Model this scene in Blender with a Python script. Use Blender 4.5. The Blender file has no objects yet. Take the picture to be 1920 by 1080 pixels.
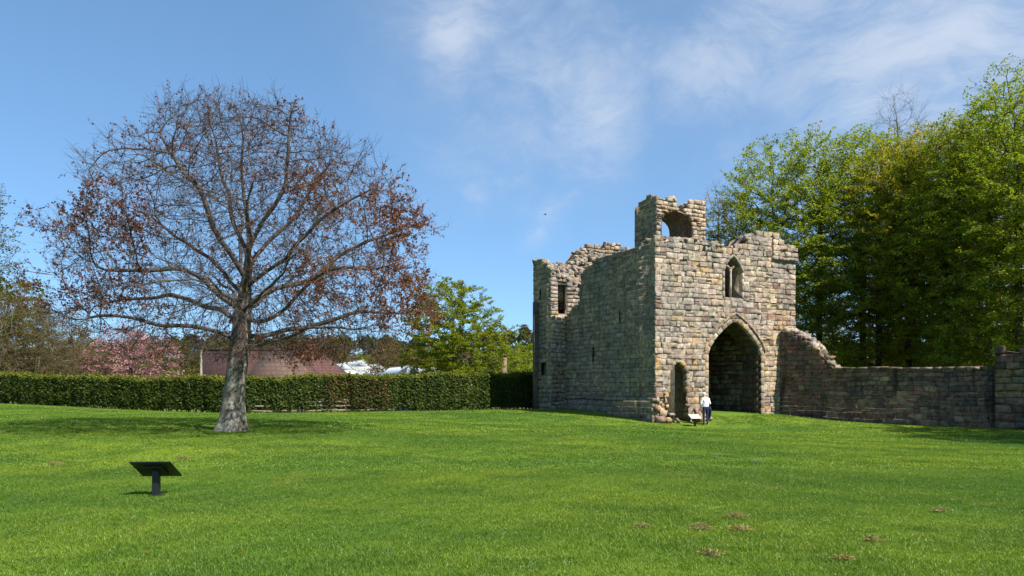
import bpy, bmesh, math, random
import numpy as np
from mathutils import Vector
from mathutils.geometry import tessellate_polygon

# ------------------------------------------------------------------ camera, sky, sun, exposure
SC = bpy.context.scene
COL = SC.collection
EYE = 1.65            # eye height, metres
F = 1450.0            # focal length for a 1920 wide picture
HOR = 720.0           # picture row of the horizon (rising front, verticals stay vertical)

cam_d = bpy.data.cameras.new('camera')
cam = bpy.data.objects.new('camera', cam_d)
COL.objects.link(cam)
cam.location = (0, 0, EYE)
cam.rotation_euler = (math.radians(90), 0, 0)
cam_d.sensor_width = 36.0
cam_d.lens = F / 1920 * 36.0
cam_d.shift_y = (HOR - 540) / 1920
cam_d.clip_start = 0.1
cam_d.clip_end = 6000
SC.camera = cam

SUN_EL = math.radians(49)
SUN_AZ = math.radians(-40)          # ground bearing of the sun, from +X towards +Y
sun_vec = Vector((math.cos(SUN_EL) * math.cos(SUN_AZ), math.cos(SUN_EL) * math.sin(SUN_AZ), math.sin(SUN_EL)))
sun_d = bpy.data.lights.new('sun', 'SUN')
sun_d.energy = 4.8
sun_d.angle = math.radians(0.53)
sun_d.color = (1.0, 0.945, 0.86)
sun = bpy.data.objects.new('sun', sun_d)
sun.rotation_euler = sun_vec.to_track_quat('Z', 'Y').to_euler()
sun.location = (30, -30, 60)
COL.objects.link(sun)

world = bpy.data.worlds.new('World')
SC.world = world
world.use_nodes = True


def build_world():
    nt = world.node_tree
    nt.nodes.clear()
    N = nt.nodes.new
    L = nt.links.new
    out = N('ShaderNodeOutputWorld')
    bg = N('ShaderNodeBackground')
    bg.inputs['Strength'].default_value = 0.12
    sky = N('ShaderNodeTexSky')
    sky.sky_type = 'NISHITA'
    sky.sun_disc = False
    sky.sun_elevation = SUN_EL
    sky.sun_rotation = math.radians(90) - SUN_AZ
    sky.altitude = 50
    sky.air_density = 0.6
    sky.dust_density = 0.5
    sky.ozone_density = 6.0
    tc = N('ShaderNodeTexCoord')
    
    def math_(op, a, b=None, clamp=False):
        n = N('ShaderNodeMath')
        n.operation = op
        n.use_clamp = clamp
        for i, v in enumerate((a, b)):
            if v is None:
                continue
            if isinstance(v, (int, float)):
                n.inputs[i].default_value = v
            else:
                L(v, n.inputs[i])
        return n.outputs[0]
    # cirrus: fibrous noise over the sky directions, bent by a slow warp
    wn = N('ShaderNodeTexNoise')
    wn.inputs['Scale'].default_value = 2.6
    wn.inputs['Detail'].default_value = 4
    L(tc.outputs['Generated'], wn.inputs['Vector'])
    wsub = N('ShaderNodeVectorMath')
    wsub.operation = 'MULTIPLY_ADD'
    wsub.inputs[1].default_value = (.22, .22, .22)
    L(wn.outputs['Color'], wsub.inputs[0])
    L(tc.outputs['Generated'], wsub.inputs[2])
    mp = N('ShaderNodeMapping')
    mp.inputs['Rotation'].default_value = (0, math.radians(24), 0)
    mp.inputs['Scale'].default_value = (2.2, 2.2, 5.5)
    L(wsub.outputs[0], mp.inputs[0])
    # ragged outline for where cloud lies
    wn2 = N('ShaderNodeTexNoise')
    wn2.inputs['Scale'].default_value = 7.0
    wn2.inputs['Detail'].default_value = 6
    L(tc.outputs['Generated'], wn2.inputs['Vector'])
    edge = N('ShaderNodeVectorMath')
    edge.operation = 'MULTIPLY_ADD'
    edge.inputs[1].default_value = (.22, .22, .16)
    L(wn2.outputs['Color'], edge.inputs[0])
    eoff = N('ShaderNodeVectorMath')
    eoff.operation = 'SUBTRACT'
    L(tc.outputs['Generated'], eoff.inputs[0])
    eoff.inputs[1].default_value = (.11, .11, .08)
    L(eoff.outputs[0], edge.inputs[2])
    n1 = N('ShaderNodeTexNoise')
    n1.inputs['Scale'].default_value = 2.2
    n1.inputs['Detail'].default_value = 10
    n1.inputs['Roughness'].default_value = 0.62
    n1.inputs['Distortion'].default_value = 0.25
    L(mp.outputs[0], n1.inputs['Vector'])
    n2 = N('ShaderNodeTexNoise')
    n2.inputs['Scale'].default_value = 7.0
    n2.inputs['Detail'].default_value = 8
    n2.inputs['Roughness'].default_value = 0.7
    n2.inputs['Distortion'].default_value = 0.4
    L(mp.outputs[0], n2.inputs['Vector'])
    # where the sheet lies: more cloud towards the east (+X), thin to the west
    cover = None
    blobs = [  # picture x, y, radius, weight
        (1780, 60, 0.24, 1.0), (1600, 150, 0.13, .6), (1330, 120, 0.10, .8), (1240, 40, 0.07, .5), (870, 50, 0.13, .95), (1110, 225, 0.12, .95),
        (930, 370, 0.045, .72), (1035, 405, 0.048, .85), (1030, 455, 0.03, .7), (2100, 200, 0.3, .9), (1100, 45, 0.05, .6),
        (2300, -400, 0.5, .8), (1300, -500, 0.35, .6),
        (960, 190, 0.14, .6), (1150, 100, .12, .6), (1450, 60, .14, .8)]
    for bx, by, rad, wgt in blobs:
        d = Vector(((bx - 960) / F, 1.0, (HOR - by) / F)).normalized()
        dist = N('ShaderNodeVectorMath')
        dist.operation = 'DISTANCE'
        L(edge.outputs[0], dist.inputs[0])
        dist.inputs[1].default_value = d
        mr = N('ShaderNodeMapRange')
        mr.interpolation_type = 'SMOOTHSTEP'
        mr.inputs['From Min'].default_value = 0.0
        mr.inputs['From Max'].default_value = rad * 1.6
        mr.inputs['To Min'].default_value = wgt
        mr.inputs['To Max'].default_value = 0.0
        L(dist.outputs['Value'], mr.inputs['Value'])
        cover = mr.outputs[0] if cover is None else math_('MAXIMUM', cover, mr.outputs[0])
    base = math_('ADD', math_('MULTIPLY', n1.outputs['Fac'], 0.58), math_('MULTIPLY', n2.outputs['Fac'], 0.42))
    base = math_('ADD', base, math_('MULTIPLY', cover, 0.30))
    mr = N('ShaderNodeMapRange')
    mr.interpolation_type = 'SMOOTHSTEP'
    mr.inputs['From Min'].default_value = 0.58
    mr.inputs['From Max'].default_value = 0.92
    mr.inputs['To Max'].default_value = 0.95
    L(base, mr.inputs['Value'])
    dens = math_('MULTIPLY', mr.outputs[0], math_('MINIMUM', math_('ADD', cover, 0.12), 1.0))
    veil = math_('MULTIPLY', math_('MULTIPLY', cover, n1.outputs['Fac']), 0.42)
    dens = math_('ADD', math_('MULTIPLY', dens, 0.48), veil, True)
    mix = N('ShaderNodeMix')
    mix.data_type = 'RGBA'
    L(dens, mix.inputs['Factor'])
    tint = N('ShaderNodeMix')
    tint.data_type = 'RGBA'
    tint.blend_type = 'MULTIPLY'
    tint.inputs['Factor'].default_value = 1.0
    tint.inputs['B'].default_value = (1.06, 1.44, 1.64, 1)
    gam = N('ShaderNodeGamma')
    gam.inputs['Gamma'].default_value = 0.62
    L(sky.outputs[0], gam.inputs['Color'])
    L(gam.outputs[0], tint.inputs['A'])
    L(tint.outputs['Result'], mix.inputs['A'])
    mix.inputs['B'].default_value = (3.3, 3.6, 4.1, 1)
    L(mix.outputs['Result'], bg.inputs['Color'])
    L(bg.outputs[0], out.inputs['Surface'])


build_world()

SC.render.engine = 'CYCLES'
SC.view_settings.view_transform = 'Standard'
SC.view_settings.look = 'None'
SC.view_settings.exposure = 0.9
SC.view_settings.gamma = 1.0
SC.view_settings.use_curve_mapping = False
cy = SC.cycles
cy.max_bounces = 8
cy.diffuse_bounces = 5
cy.glossy_bounces = 2
cy.transmission_bounces = 4
cy.transparent_max_bounces = 6
cy.caustics_reflective = False
cy.caustics_refractive = False
cy.use_denoising = True
cy.sample_clamp_indirect = 6.0

# ------------------------------------------------------------------ helpers
RNG = np.random.default_rng(7)
random.seed(7)
WORLD_LOC = {}


def at(px, py, d):
    """point at distance d seen at that place of a 1920x1080 picture"""
    return Vector(((px - 960) / F * d, d, EYE - (py - HOR) / F * d))


def link(name, mesh, mat=None, parent=None, loc=(0, 0, 0)):
    o = bpy.data.objects.new(name, mesh)
    COL.objects.link(o)
    if mat is not None and mesh is not None and len(mesh.materials) == 0:
        mesh.materials.append(mat)
    loc = Vector(loc)
    if parent is not None:
        o.parent = parent
        o.location = loc - WORLD_LOC[parent.name]
    else:
        o.location = loc
    WORLD_LOC[o.name] = loc
    return o


def empty(name, loc, label, cat, group=None):
    o = link(name, None, loc=loc)
    o.empty_display_size = 0.3
    tag(o, label, cat, group)
    return o


def tag(o, label=None, cat=None, group=None, kind=None):
    for k, v in (('label', label), ('category', cat), ('group', group), ('kind', kind)):
        if v:
            o[k] = v
    return o


def np_mesh(name, verts, faces, col=None, smooth=False, mat=None, loc=(0, 0, 0)):
    """verts (N,3) world, faces = array (M,k) or list of such arrays; col (N,3)"""
    me = bpy.data.meshes.new(name)
    verts = np.asarray(verts, dtype=np.float64) - np.asarray(loc, dtype=np.float64)
    if not isinstance(faces, (list, tuple)):
        faces = [faces]
    faces = [np.asarray(f, dtype=np.int32) for f in faces if len(f)]
    me.vertices.add(len(verts))
    me.vertices.foreach_set('co', verts.astype(np.float32).ravel())
    nl = sum(f.size for f in faces)
    npoly = sum(len(f) for f in faces)
    me.loops.add(nl)
    me.loops.foreach_set('vertex_index', np.concatenate([f.ravel() for f in faces]))
    me.polygons.add(npoly)
    starts, tot = [], 0
    for f in faces:
        starts.append(tot + np.arange(len(f)) * f.shape[1])
        tot += f.size
    me.polygons.foreach_set('loop_start', np.concatenate(starts).astype(np.int32))
    me.update(calc_edges=True)
    if smooth:
        me.polygons.foreach_set('use_smooth', np.ones(npoly, dtype=bool))
    if col is not None:
        a = me.color_attributes.new('Col', 'FLOAT_COLOR', 'POINT')
        c = np.ones((len(verts), 4), dtype=np.float32)
        c[:, :3] = col
        a.data.foreach_set('color', c.ravel())
    if mat is not None:
        me.materials.append(mat)
    return me


class Bag:
    """collects pieces for one joined mesh"""
    def __init__(self):
        self.v, self.f, self.c, self.n = [], {}, [], 0

    def add(self, v, f, c=(1, 1, 1)):
        v = np.asarray(v, dtype=float)
        c = np.asarray(c, dtype=float)
        if c.ndim == 1:
            c = np.tile(c, (len(v), 1))
        if not isinstance(f, (list, tuple)):
            f = [f]
        for a in f:
            a = np.asarray(a, dtype=np.int64)
            if len(a):
                self.f.setdefault(a.shape[1], []).append(a + self.n)
        self.v.append(v)
        self.c.append(c)
        self.n += len(v)

    def mesh(self, name, mat=None, smooth=False, loc=(0, 0, 0)):
        return np_mesh(name, np.concatenate(self.v), [np.concatenate(x) for x in self.f.values()], np.concatenate(self.c), smooth, mat, loc)


def box_arrays(c, ax, ay, az):
    c, ax, ay, az = (np.asarray(q, dtype=float) for q in (c, ax, ay, az))
    v = [c + sx * ax + sy * ay + sz * az for sz in (-1, 1) for sy in (-1, 1) for sx in (-1, 1)]
    f = [[0, 2, 3, 1], [4, 5, 7, 6], [0, 1, 5, 4], [2, 6, 7, 3], [0, 4, 6, 2], [1, 3, 7, 5]]
    return np.array(v), np.array(f)


# ------------------------------------------------------------------ materials
def new_mat(name):
    m = bpy.data.materials.new(name)
    m.use_nodes = True
    nt = m.node_tree
    nt.nodes.clear()
    out = nt.nodes.new('ShaderNodeOutputMaterial')
    return m, nt, out


def nd(nt, kind, **kw):
    n = nt.nodes.new(kind)
    for k, v in kw.items():
        if k.startswith('_'):
            setattr(n, k[1:], v)
        else:
            n.inputs[k.replace('__', ' ')].default_value = v
    return n


def noise(nt, vec, scale, detail=4, rough=.55, dist=0.0):
    n = nd(nt, 'ShaderNodeTexNoise', Scale=scale, Detail=detail, Roughness=rough, Distortion=dist)
    if vec is not None:
        nt.links.new(vec, n.inputs['Vector'])
    return n.outputs['Fac']


def ramp(nt, fac, lo, hi, a=0.0, b=1.0):
    n = nt.nodes.new('ShaderNodeMapRange')
    n.interpolation_type = 'SMOOTHSTEP'
    n.inputs['From Min'].default_value = lo
    n.inputs['From Max'].default_value = hi
    n.inputs['To Min'].default_value = a
    n.inputs['To Max'].default_value = b
    nt.links.new(fac, n.inputs['Value'])
    return n.outputs[0]


def mixc(nt, fac, a, b, mode='MIX'):
    n = nt.nodes.new('ShaderNodeMix')
    n.data_type = 'RGBA'
    n.blend_type = mode
    for key, v in (('Factor', fac), ('A', a), ('B', b)):
        if isinstance(v, (int, float)):
            n.inputs[key].default_value = v
        elif isinstance(v, tuple):
            n.inputs[key].default_value = (*v, 1) if len(v) == 3 else v
        else:
            nt.links.new(v, n.inputs[key])
    return n.outputs['Result']


def position(nt, scale=None):
    g = nt.nodes.new('ShaderNodeNewGeometry')
    if scale is None:
        return g.outputs['Position']
    m = nt.nodes.new('ShaderNodeMapping')
    m.inputs['Scale'].default_value = scale
    nt.links.new(g.outputs['Position'], m.inputs[0])
    return m.outputs[0]


def attr_col(nt):
    a = nt.nodes.new('ShaderNodeAttribute')
    a.attribute_name = 'Col'
    return a.outputs['Color']


def stone_mat(name, streak=0.3, streak_col=(.035, .034, .03), lichen=0.35, bump=0.6):
    m, nt, out = new_mat(name)
    L = nt.links.new
    p = position(nt)
    col = attr_col(nt)
    # weathering inside every stone
    zone = ramp(nt, noise(nt, p, .45, 3, .6), .38, .62)
    col = mixc(nt, zone, mixc(nt, 1.0, col, (.86, .86, .88), 'MULTIPLY'), mixc(nt, 1.0, col, (1.12, 1.06, .96), 'MULTIPLY'))
    n1 = noise(nt, p, 4.5, 6, .72)
    f1 = ramp(nt, n1, .32, .68)
    c = mixc(nt, f1, mixc(nt, 1.0, col, (.52, .50, .48), 'MULTIPLY'), mixc(nt, 1.0, col, (1.28, 1.24, 1.18), 'MULTIPLY'))
    n2 = noise(nt, p, 17, 4, .7)
    c = mixc(nt, ramp(nt, n2, .58, .75, 0, .55), c, (.10, .092, .08))
    n3 = noise(nt, p, 9.0, 5, .7, .4)
    c = mixc(nt, ramp(nt, n3, .60, .72, 0, lichen), c, (.40, .39, .33))
    # run-off streaks
    ps = position(nt, (1.5, 1.5, .14))
    n4 = noise(nt, ps, 1.0, 5, .6)
    n5 = noise(nt, p, .35, 2, .5)
    st = nt.nodes.new('ShaderNodeMath')
    st.operation = 'MULTIPLY'
    L(ramp(nt, n4, .50, .68, 0, streak), st.inputs[0])
    L(ramp(nt, n5, .35, .6, .35, 1), st.inputs[1])
    c = mixc(nt, st.outputs[0], c, streak_col)
    b = nd(nt, 'ShaderNodeBsdfPrincipled', Roughness=.93)
    b.inputs['Specular IOR Level'].default_value = 0.15
    L(c, b.inputs['Base Color'])
    bm = nd(nt, 'ShaderNodeBump', Strength=bump, Distance=.018)
    add = nt.nodes.new('ShaderNodeMath')
    add.operation = 'ADD'
    L(noise(nt, p, 9, 6, .7), add.inputs[0])
    L(noise(nt, p, 30, 3, .6), add.inputs[1])
    L(add.outputs[0], bm.inputs['Height'])
    L(bm.outputs[0], b.inputs['Normal'])
    L(b.outputs[0], out.inputs['Surface'])
    return m


def leaf_mat(name, trans=.42, sat=1.0, gloss=.05):
    m, nt, out = new_mat(name)
    L = nt.links.new
    col = attr_col(nt)
    p = position(nt)
    c = mixc(nt, ramp(nt, noise(nt, p, .9, 3), .3, .7), mixc(nt, 1.0, col, (.8, .86, .8), 'MULTIPLY'), mixc(nt, 1.0, col, (1.15, 1.08, 1.0), 'MULTIPLY'))
    d = nt.nodes.new('ShaderNodeBsdfDiffuse')
    t = nt.nodes.new('ShaderNodeBsdfTranslucent')
    g = nd(nt, 'ShaderNodeBsdfGlossy', Roughness=.45)
    L(c, d.inputs[0])
    L(mixc(nt, 1.0, c, (1.25, 1.2, .55), 'MULTIPLY'), t.inputs[0])
    m1 = nt.nodes.new('ShaderNodeMixShader')
    m1.inputs[0].default_value = trans
    L(d.outputs[0], m1.inputs[1])
    L(t.outputs[0], m1.inputs[2])
    m2 = nt.nodes.new('ShaderNodeMixShader')
    m2.inputs[0].default_value = gloss
    L(m1.outputs[0], m2.inputs[1])
    L(g.outputs[0], m2.inputs[2])
    L(m2.outputs[0], out.inputs['Surface'])
    return m


def bark_mat(name, a, b, c3, scale=3.0):
    m, nt, out = new_mat(name)
    L = nt.links.new
    p = position(nt, (1, 1, .45))
    c = mixc(nt, ramp(nt, noise(nt, p, scale, 6, .65), .35, .65), a, b)
    c = mixc(nt, ramp(nt, noise(nt, position(nt), scale * .8, 5, .7, .5), .56, .68, 0, .8), c, c3)
    bs = nd(nt, 'ShaderNodeBsdfPrincipled', Roughness=.9)
    bs.inputs['Specular IOR Level'].default_value = 0.2
    L(c, bs.inputs['Base Color'])
    bm = nd(nt, 'ShaderNodeBump', Strength=.6, Distance=.04)
    L(noise(nt, p, scale * 4, 6, .7), bm.inputs['Height'])
    L(bm.outputs[0], bs.inputs['Normal'])
    L(bs.outputs[0], out.inputs['Surface'])
    return m


def plain_mat(name, col, rough=.7, var=.25, scale=6.0, bump=.1, metallic=0.0):
    m, nt, out = new_mat(name)
    L = nt.links.new
    p = position(nt)
    c = mixc(nt, ramp(nt, noise(nt, p, scale, 5, .6), .3, .7), tuple(x * (1 - var) for x in col), tuple(min(1, x * (1 + var)) for x in col))
    b = nd(nt, 'ShaderNodeBsdfPrincipled', Roughness=rough, Metallic=metallic)
    L(c, b.inputs['Base Color'])
    bm = nd(nt, 'ShaderNodeBump', Strength=bump, Distance=.02)
    L(noise(nt, p, scale * 5, 4), bm.inputs['Height'])
    L(bm.outputs[0], b.inputs['Normal'])
    L(b.outputs[0], out.inputs['Surface'])
    return m


def lawn_colour(nt):
    p = position(nt)
    c = mixc(nt, ramp(nt, noise(nt, p, .13, 4, .6), .32, .68), (.092, .190, .022), (.220, .305, .028))
    c = mixc(nt, ramp(nt, noise(nt, p, .55, 5, .7), .40, .66, 0, .75), c, (.080, .165, .018))
    c = mixc(nt, ramp(nt, noise(nt, position(nt, (1, .55, 1)), .42, 5, .7, .6), .56, .74, 0, .6), c, (.24, .255, .045))
    c = mixc(nt, ramp(nt, noise(nt, position(nt, (1, .8, 1)), 1.4, 4, .7), .66, .76, 0, .6), c, (.22, .17, .07))
    return c


def make_grass_mats():
    m, nt, out = new_mat('grass_blade')
    L = nt.links.new
    oi = nt.nodes.new('ShaderNodeAttribute')
    oi.attribute_name = 'Col'
    c = mixc(nt, 1.0, lawn_colour(nt), oi.outputs['Color'], 'MULTIPLY')
    d = nt.nodes.new('ShaderNodeBsdfDiffuse')
    t = nt.nodes.new('ShaderNodeBsdfTranslucent')
    g = nd(nt, 'ShaderNodeBsdfGlossy', Roughness=.4)
    L(c, d.inputs[0])
    L(mixc(nt, 1.0, c, (1.2, 1.15, .6), 'MULTIPLY'), t.inputs[0])
    m1 = nt.nodes.new('ShaderNodeMixShader')
    m1.inputs[0].default_value = .4
    L(d.outputs[0], m1.inputs[1])
    L(t.outputs[0], m1.inputs[2])
    m2 = nt.nodes.new('ShaderNodeMixShader')
    m2.inputs[0].default_value = .02
    L(m1.outputs[0], m2.inputs[1])
    L(g.outputs[0], m2.inputs[2])
    L(m2.outputs[0], out.inputs['Surface'])
    g_, nt, out = new_mat('lawn_ground')
    L = nt.links.new
    p = position(nt)
    c = lawn_colour(nt)
    c = mixc(nt, ramp(nt, noise(nt, p, 24, 4, .7), .35, .7, .0, .5), c, (.055, .075, .015))
    # far from the lawn: rough pasture and woodland floor
    sp = nt.nodes.new('ShaderNodeSeparateXYZ')
    L(p, sp.inputs[0])
    far = ramp(nt, sp.outputs['Y'], 55, 70)
    c = mixc(nt, far, c, mixc(nt, ramp(nt, noise(nt, p, .05, 4), .4, .6), (.07, .10, .025), (.10, .085, .04)))
    b = nd(nt, 'ShaderNodeBsdfPrincipled', Roughness=.95)
    b.inputs['Specular IOR Level'].default_value = .1
    L(c, b.inputs['Base Color'])
    bm = nd(nt, 'ShaderNodeBump', Strength=.9, Distance=.06)
    L(noise(nt, p, 18, 6, .75), bm.inputs['Height'])
    L(bm.outputs[0], b.inputs['Normal'])
    L(b.outputs[0], out.inputs['Surface'])
    return m, g_


M_BLADE, M_GROUND = make_grass_mats()
M_STONE = stone_mat('sandstone', streak=.30, lichen=.30, bump=.8)
M_STONE_SHADE = stone_mat('streaked_sandstone', streak=.6, streak_col=(.045, .042, .034), lichen=.25, bump=.7)  # heavier dark run-off streaks, for the side and passage walls
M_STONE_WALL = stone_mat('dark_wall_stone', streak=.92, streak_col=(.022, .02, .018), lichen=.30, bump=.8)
M_INNER_SHADE = stone_mat('inner_shade_stone', streak=.5, lichen=.0, bump=1.0)  # for the inside boxes, kept dark to stand in for deep shade
M_CORE = stone_mat('mortar_core', streak=.4, lichen=.25, bump=1.0)
M_BARK_BEECH = bark_mat('grey_beech_bark', (.085, .075, .058), (.25, .235, .195), (.05, .048, .034), 5.0)
M_BARK_LIMB = bark_mat('dark_beech_limbs', (.060, .046, .042), (.115, .092, .080), (.034, .030, .025), 2.2)
M_BARK_DARK = bark_mat('dark_bark', (.045, .038, .028), (.09, .075, .055), (.03, .03, .015), 2.5)
M_BARK_TWIG = bark_mat('pale_twig_bark', (.12, .095, .06), (.20, .16, .11), (.07, .06, .03), 2.5)
M_LEAF = leaf_mat('spring_leaf', .60, gloss=.012)
M_LEAF_COPPER = leaf_mat('copper_leaf', .40, gloss=.02)
M_LEAF_HEDGE = leaf_mat('hedge_leaf', .28, gloss=.012)
M_BLOSSOM = leaf_mat('pink_blossom', .3, gloss=.02)
M_BLACK = plain_mat('black_metal', (.012, .013, .015), .45, .3, 20, .05)
M_PANEL = plain_mat('pale_print', (.62, .56, .44), .5, .12, 9, .02)
M_WOOD = plain_mat('weathered_rail', (.22, .18, .11), .85, .3, 8, .3)


# ------------------------------------------------------------------ the lie of the land
CTRL = [(-40, -20, .1), (40, -20, -.1), (0, 0, 0), (-12, 0, .05), (12, 0, 0), (-4.4, 6.6, .01), (0, 6.6, .01), (4.4, 6.6, .0), (-5.6, 12.2, -.117),
        (0, 14, -.06), (8, 14, -.08), (-9.47, 26, .07), (10.3, 41, -.53), (7.58, 41, -.40), (12.4, 43.2, -.12), (17.6, 42.5, -.30),
        (22.8, 36.3, -.42), (18, 28, -.45), (30, 28, -.4), (2.5, 49, .05), (-36, 54, .27), (-17.5, 48, -.17), (-9, 50, -.14), (1, 54, -.14),
        (.5, 40, -.22), (5, 30, -.22), (-20, 36, .18), (-24, 28, .2), (-14, 60, -.6), (-40, 75, -1.2), (0, 80, -1.2), (30, 60, .0), (45, 50, .0),
        (-30, 120, -2), (30, 120, -.5), (-80, 90, -.8), (80, 90, 0), (-80, 20, .5), (80, 20, -.3)]


def tps_fit(pts, reg=.4):
    p = np.array(pts, float)
    n = len(p)
    d2 = ((p[:, None, :2] - p[None, :, :2]) ** 2).sum(-1)
    K = np.where(d2 > 0, d2 * np.log(np.maximum(d2, 1e-9)) * .5, 0) + np.eye(n) * reg
    P = np.c_[np.ones(n), p[:, :2]]
    A = np.zeros((n + 3, n + 3))
    A[:n, :n] = K
    A[:n, n:] = P
    A[n:, :n] = P.T
    return p[:, :2], np.linalg.solve(A, np.r_[p[:, 2], 0, 0, 0])


TP, TW = tps_fit(CTRL)


def ground(x, y):
    x = np.atleast_1d(np.asarray(x, float))
    y = np.atleast_1d(np.asarray(y, float))
    out = np.empty_like(x)
    for i in range(0, len(x), 20000):
        xs, ys = x[i:i + 20000], y[i:i + 20000]
        d2 = (xs[:, None] - TP[None, :, 0]) ** 2 + (ys[:, None] - TP[None, :, 1]) ** 2
        K = np.where(d2 > 0, d2 * np.log(np.maximum(d2, 1e-9)) * .5, 0)
        out[i:i + 20000] = K @ TW[:-3] + TW[-3] + TW[-2] * xs + TW[-1] * ys
    r = np.hypot(x, y - 40)
    w = np.clip((r - 60) / 60, 0, 1)
    w = w * w * (3 - 2 * w)
    return out * (1 - w) - 1.0 * w


def gz(x, y):
    return float(ground(x, y)[0])


def build_ground():
    xs = np.unique(np.r_[-2500, -1200, -600, -300, -150, np.arange(-90, 91, 1.0), 150, 300, 600, 1200, 2500])
    ys = np.unique(np.r_[-300, -100, -40, np.arange(-20, 131, 1.0), 200, 350, 600, 1200, 3000])
    X, Y = np.meshgrid(xs, ys)
    Z = ground(X.ravel(), Y.ravel())
    v = np.c_[X.ravel(), Y.ravel(), Z]
    nx, ny = len(xs), len(ys)
    i = (np.arange(ny - 1)[:, None] * nx + np.arange(nx - 1)[None]).ravel()
    f = np.c_[i, i + 1, i + nx + 1, i + nx]
    o = link('ground', np_mesh('ground', v, f, smooth=True, mat=M_GROUND))
    tag(o, kind='structure')
    o['label'] = 'mown green lawn with dry patches sloping gently around the ruin'
    return o


build_ground()

# far wooded ridge
def build_hill():
    xs = np.linspace(-420, 420, 121)
    ys = np.linspace(240, 520, 41)
    X, Y = np.meshgrid(xs, ys)
    prof = np.exp(-((Y - 400) / 90) ** 2)
    H = (19 + 5 * np.sin(X * .011 + 1.2) + 3 * np.sin(X * .031)) * prof - 3 + .8 * np.sin(X * .1 + Y * .07)
    v = np.c_[X.ravel(), Y.ravel(), H.ravel()]
    nx, ny = len(xs), len(ys)
    i = (np.arange(ny - 1)[:, None] * nx + np.arange(nx - 1)[None]).ravel()
    f = np.c_[i, i + 1, i + nx + 1, i + nx]
    m = plain_mat('far_hillside', (.06, .075, .03), .95, .4, .05, .2)
    o = link('hill', np_mesh('hill', v, f, smooth=True, mat=m))
    tag(o, kind='structure')
    o['label'] = 'low far hillside under the woodland on the horizon'
    return lambda x, y: float((19 + 5 * np.sin(x * .011 + 1.2) + 3 * np.sin(x * .031)) * np.exp(-((y - 400) / 90) ** 2) - 3)


HILL = build_hill()

# ------------------------------------------------------------------ masonry
UD = np.array([.898, .440, 0.0])      # along the gatehouse front, towards the curtain wall
VD = np.array([-.440, .898, 0.0])     # back along its side
UP = np.array([0, 0, 1.0])
C0 = np.array([7.58, 41.0, 0.0])      # near corner of the gatehouse


class Frame:
    """a vertical plane: s along it, z up, n outward"""
    def __init__(self, o, s, n):
        self.o, self.s, self.n = np.asarray(o, float), np.asarray(s, float), np.asarray(n, float)

    def pt(self, s, z, n=0.0):
        s, z, n = np.broadcast_arrays(np.asarray(s, float), np.asarray(z, float), np.asarray(n, float))
        return self.o + s[..., None] * self.s + n[..., None] * self.n + z[..., None] * UP

    def px(self, px, py):
        """(s, z) of a spot of the wall found in the picture"""
        k = (px - 960) / F
        s = (k * self.o[1] - self.o[0]) / (self.s[0] - k * self.s[1])
        d = self.o[1] + s * self.s[1]
        return s, EYE - (py - HOR) / F * d

    def project(self, s, z):
        p = self.pt(s, z)
        return 960 + F * p[..., 0] / p[..., 1], HOR - (p[..., 2] - EYE) / p[..., 1] * F


def profile(fr, pts):
    q = sorted(fr.px(*p) for p in pts)
    S = np.array([a for a, b in q])
    Z = np.array([b for a, b in q])
    return lambda s: float(np.interp(s, S, Z))


def wave(s, z):
    return .035 * np.sin(s * 1.1 + z * .7) + .022 * np.sin(s * 2.9 - z * 1.9 + 1.3) + .012 * np.sin(s * 6.1 + z * 3.3)


def stone_block(fr, s0, s1, z0, z1, proud, rng, round_=.05, back=.14, rough=.02, warp=.45):
    """one weathered ashlar block: 8-sided rounded face on a tapering body (40 triangles)"""
    w, h = s1 - s0, z1 - z0
    cs, cz = (s0 + s1) / 2, (z0 + z1) / 2
    cut = min(.10, .014 / min(w, h))
    base = np.array([[-.5 + cut, -.5], [.5 - cut, -.5], [.5, -.5 + cut], [.5, .5 - cut], [.5 - cut, .5], [-.5 + cut, .5], [-.5, .5 - cut], [-.5, -.5 + cut]])
    j = lambda a: rng.normal(0, a, (8, 2))
    r0 = base * (w, h) + (cs, cz)
    jit = j(rough * .55)
    r1 = base * (w, h) + (cs, cz) + jit
    ins = min(round_ * rng.uniform(.7, 1.7), .36 * min(w, h))
    r2 = base * (w - 2 * ins, h - 2 * ins) + (cs, cz) + jit + j(.003)
    mid = max(proud - rng.uniform(.6, 1.3) * round_, .004)
    tilt = rng.normal(0, .02, 2)
    n2 = proud + rng.normal(0, .004, 8) + (base @ tilt)
    if warp:
        for r_ in (r0, r1, r2):
            r_[:, 1] += warp * wave(r_[:, 0], r_[:, 1])
        cz = cz + warp * wave(cs, cz)
    v = np.concatenate([fr.pt(r0[:, 0], r0[:, 1], -back), fr.pt(r1[:, 0], r1[:, 1], mid + rng.normal(0, .008, 8)),
                        fr.pt(r2[:, 0], r2[:, 1], n2), fr.pt(np.array([cs]), np.array([cz]), np.array([proud + rng.uniform(-.012, .008)]))])
    i = np.arange(8)
    k = (i + 1) % 8
    quads = np.concatenate([np.c_[i, k, k + 8, i + 8], np.c_[i + 8, k + 8, k + 16, i + 16]])
    tris = np.c_[i + 16, k + 16, np.full(8, 24)]
    if np.dot(np.cross(fr.s, UP), fr.n) < 0:
        quads, tris = quads[:, ::-1], tris[:, ::-1]
    return v, quads, tris


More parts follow.
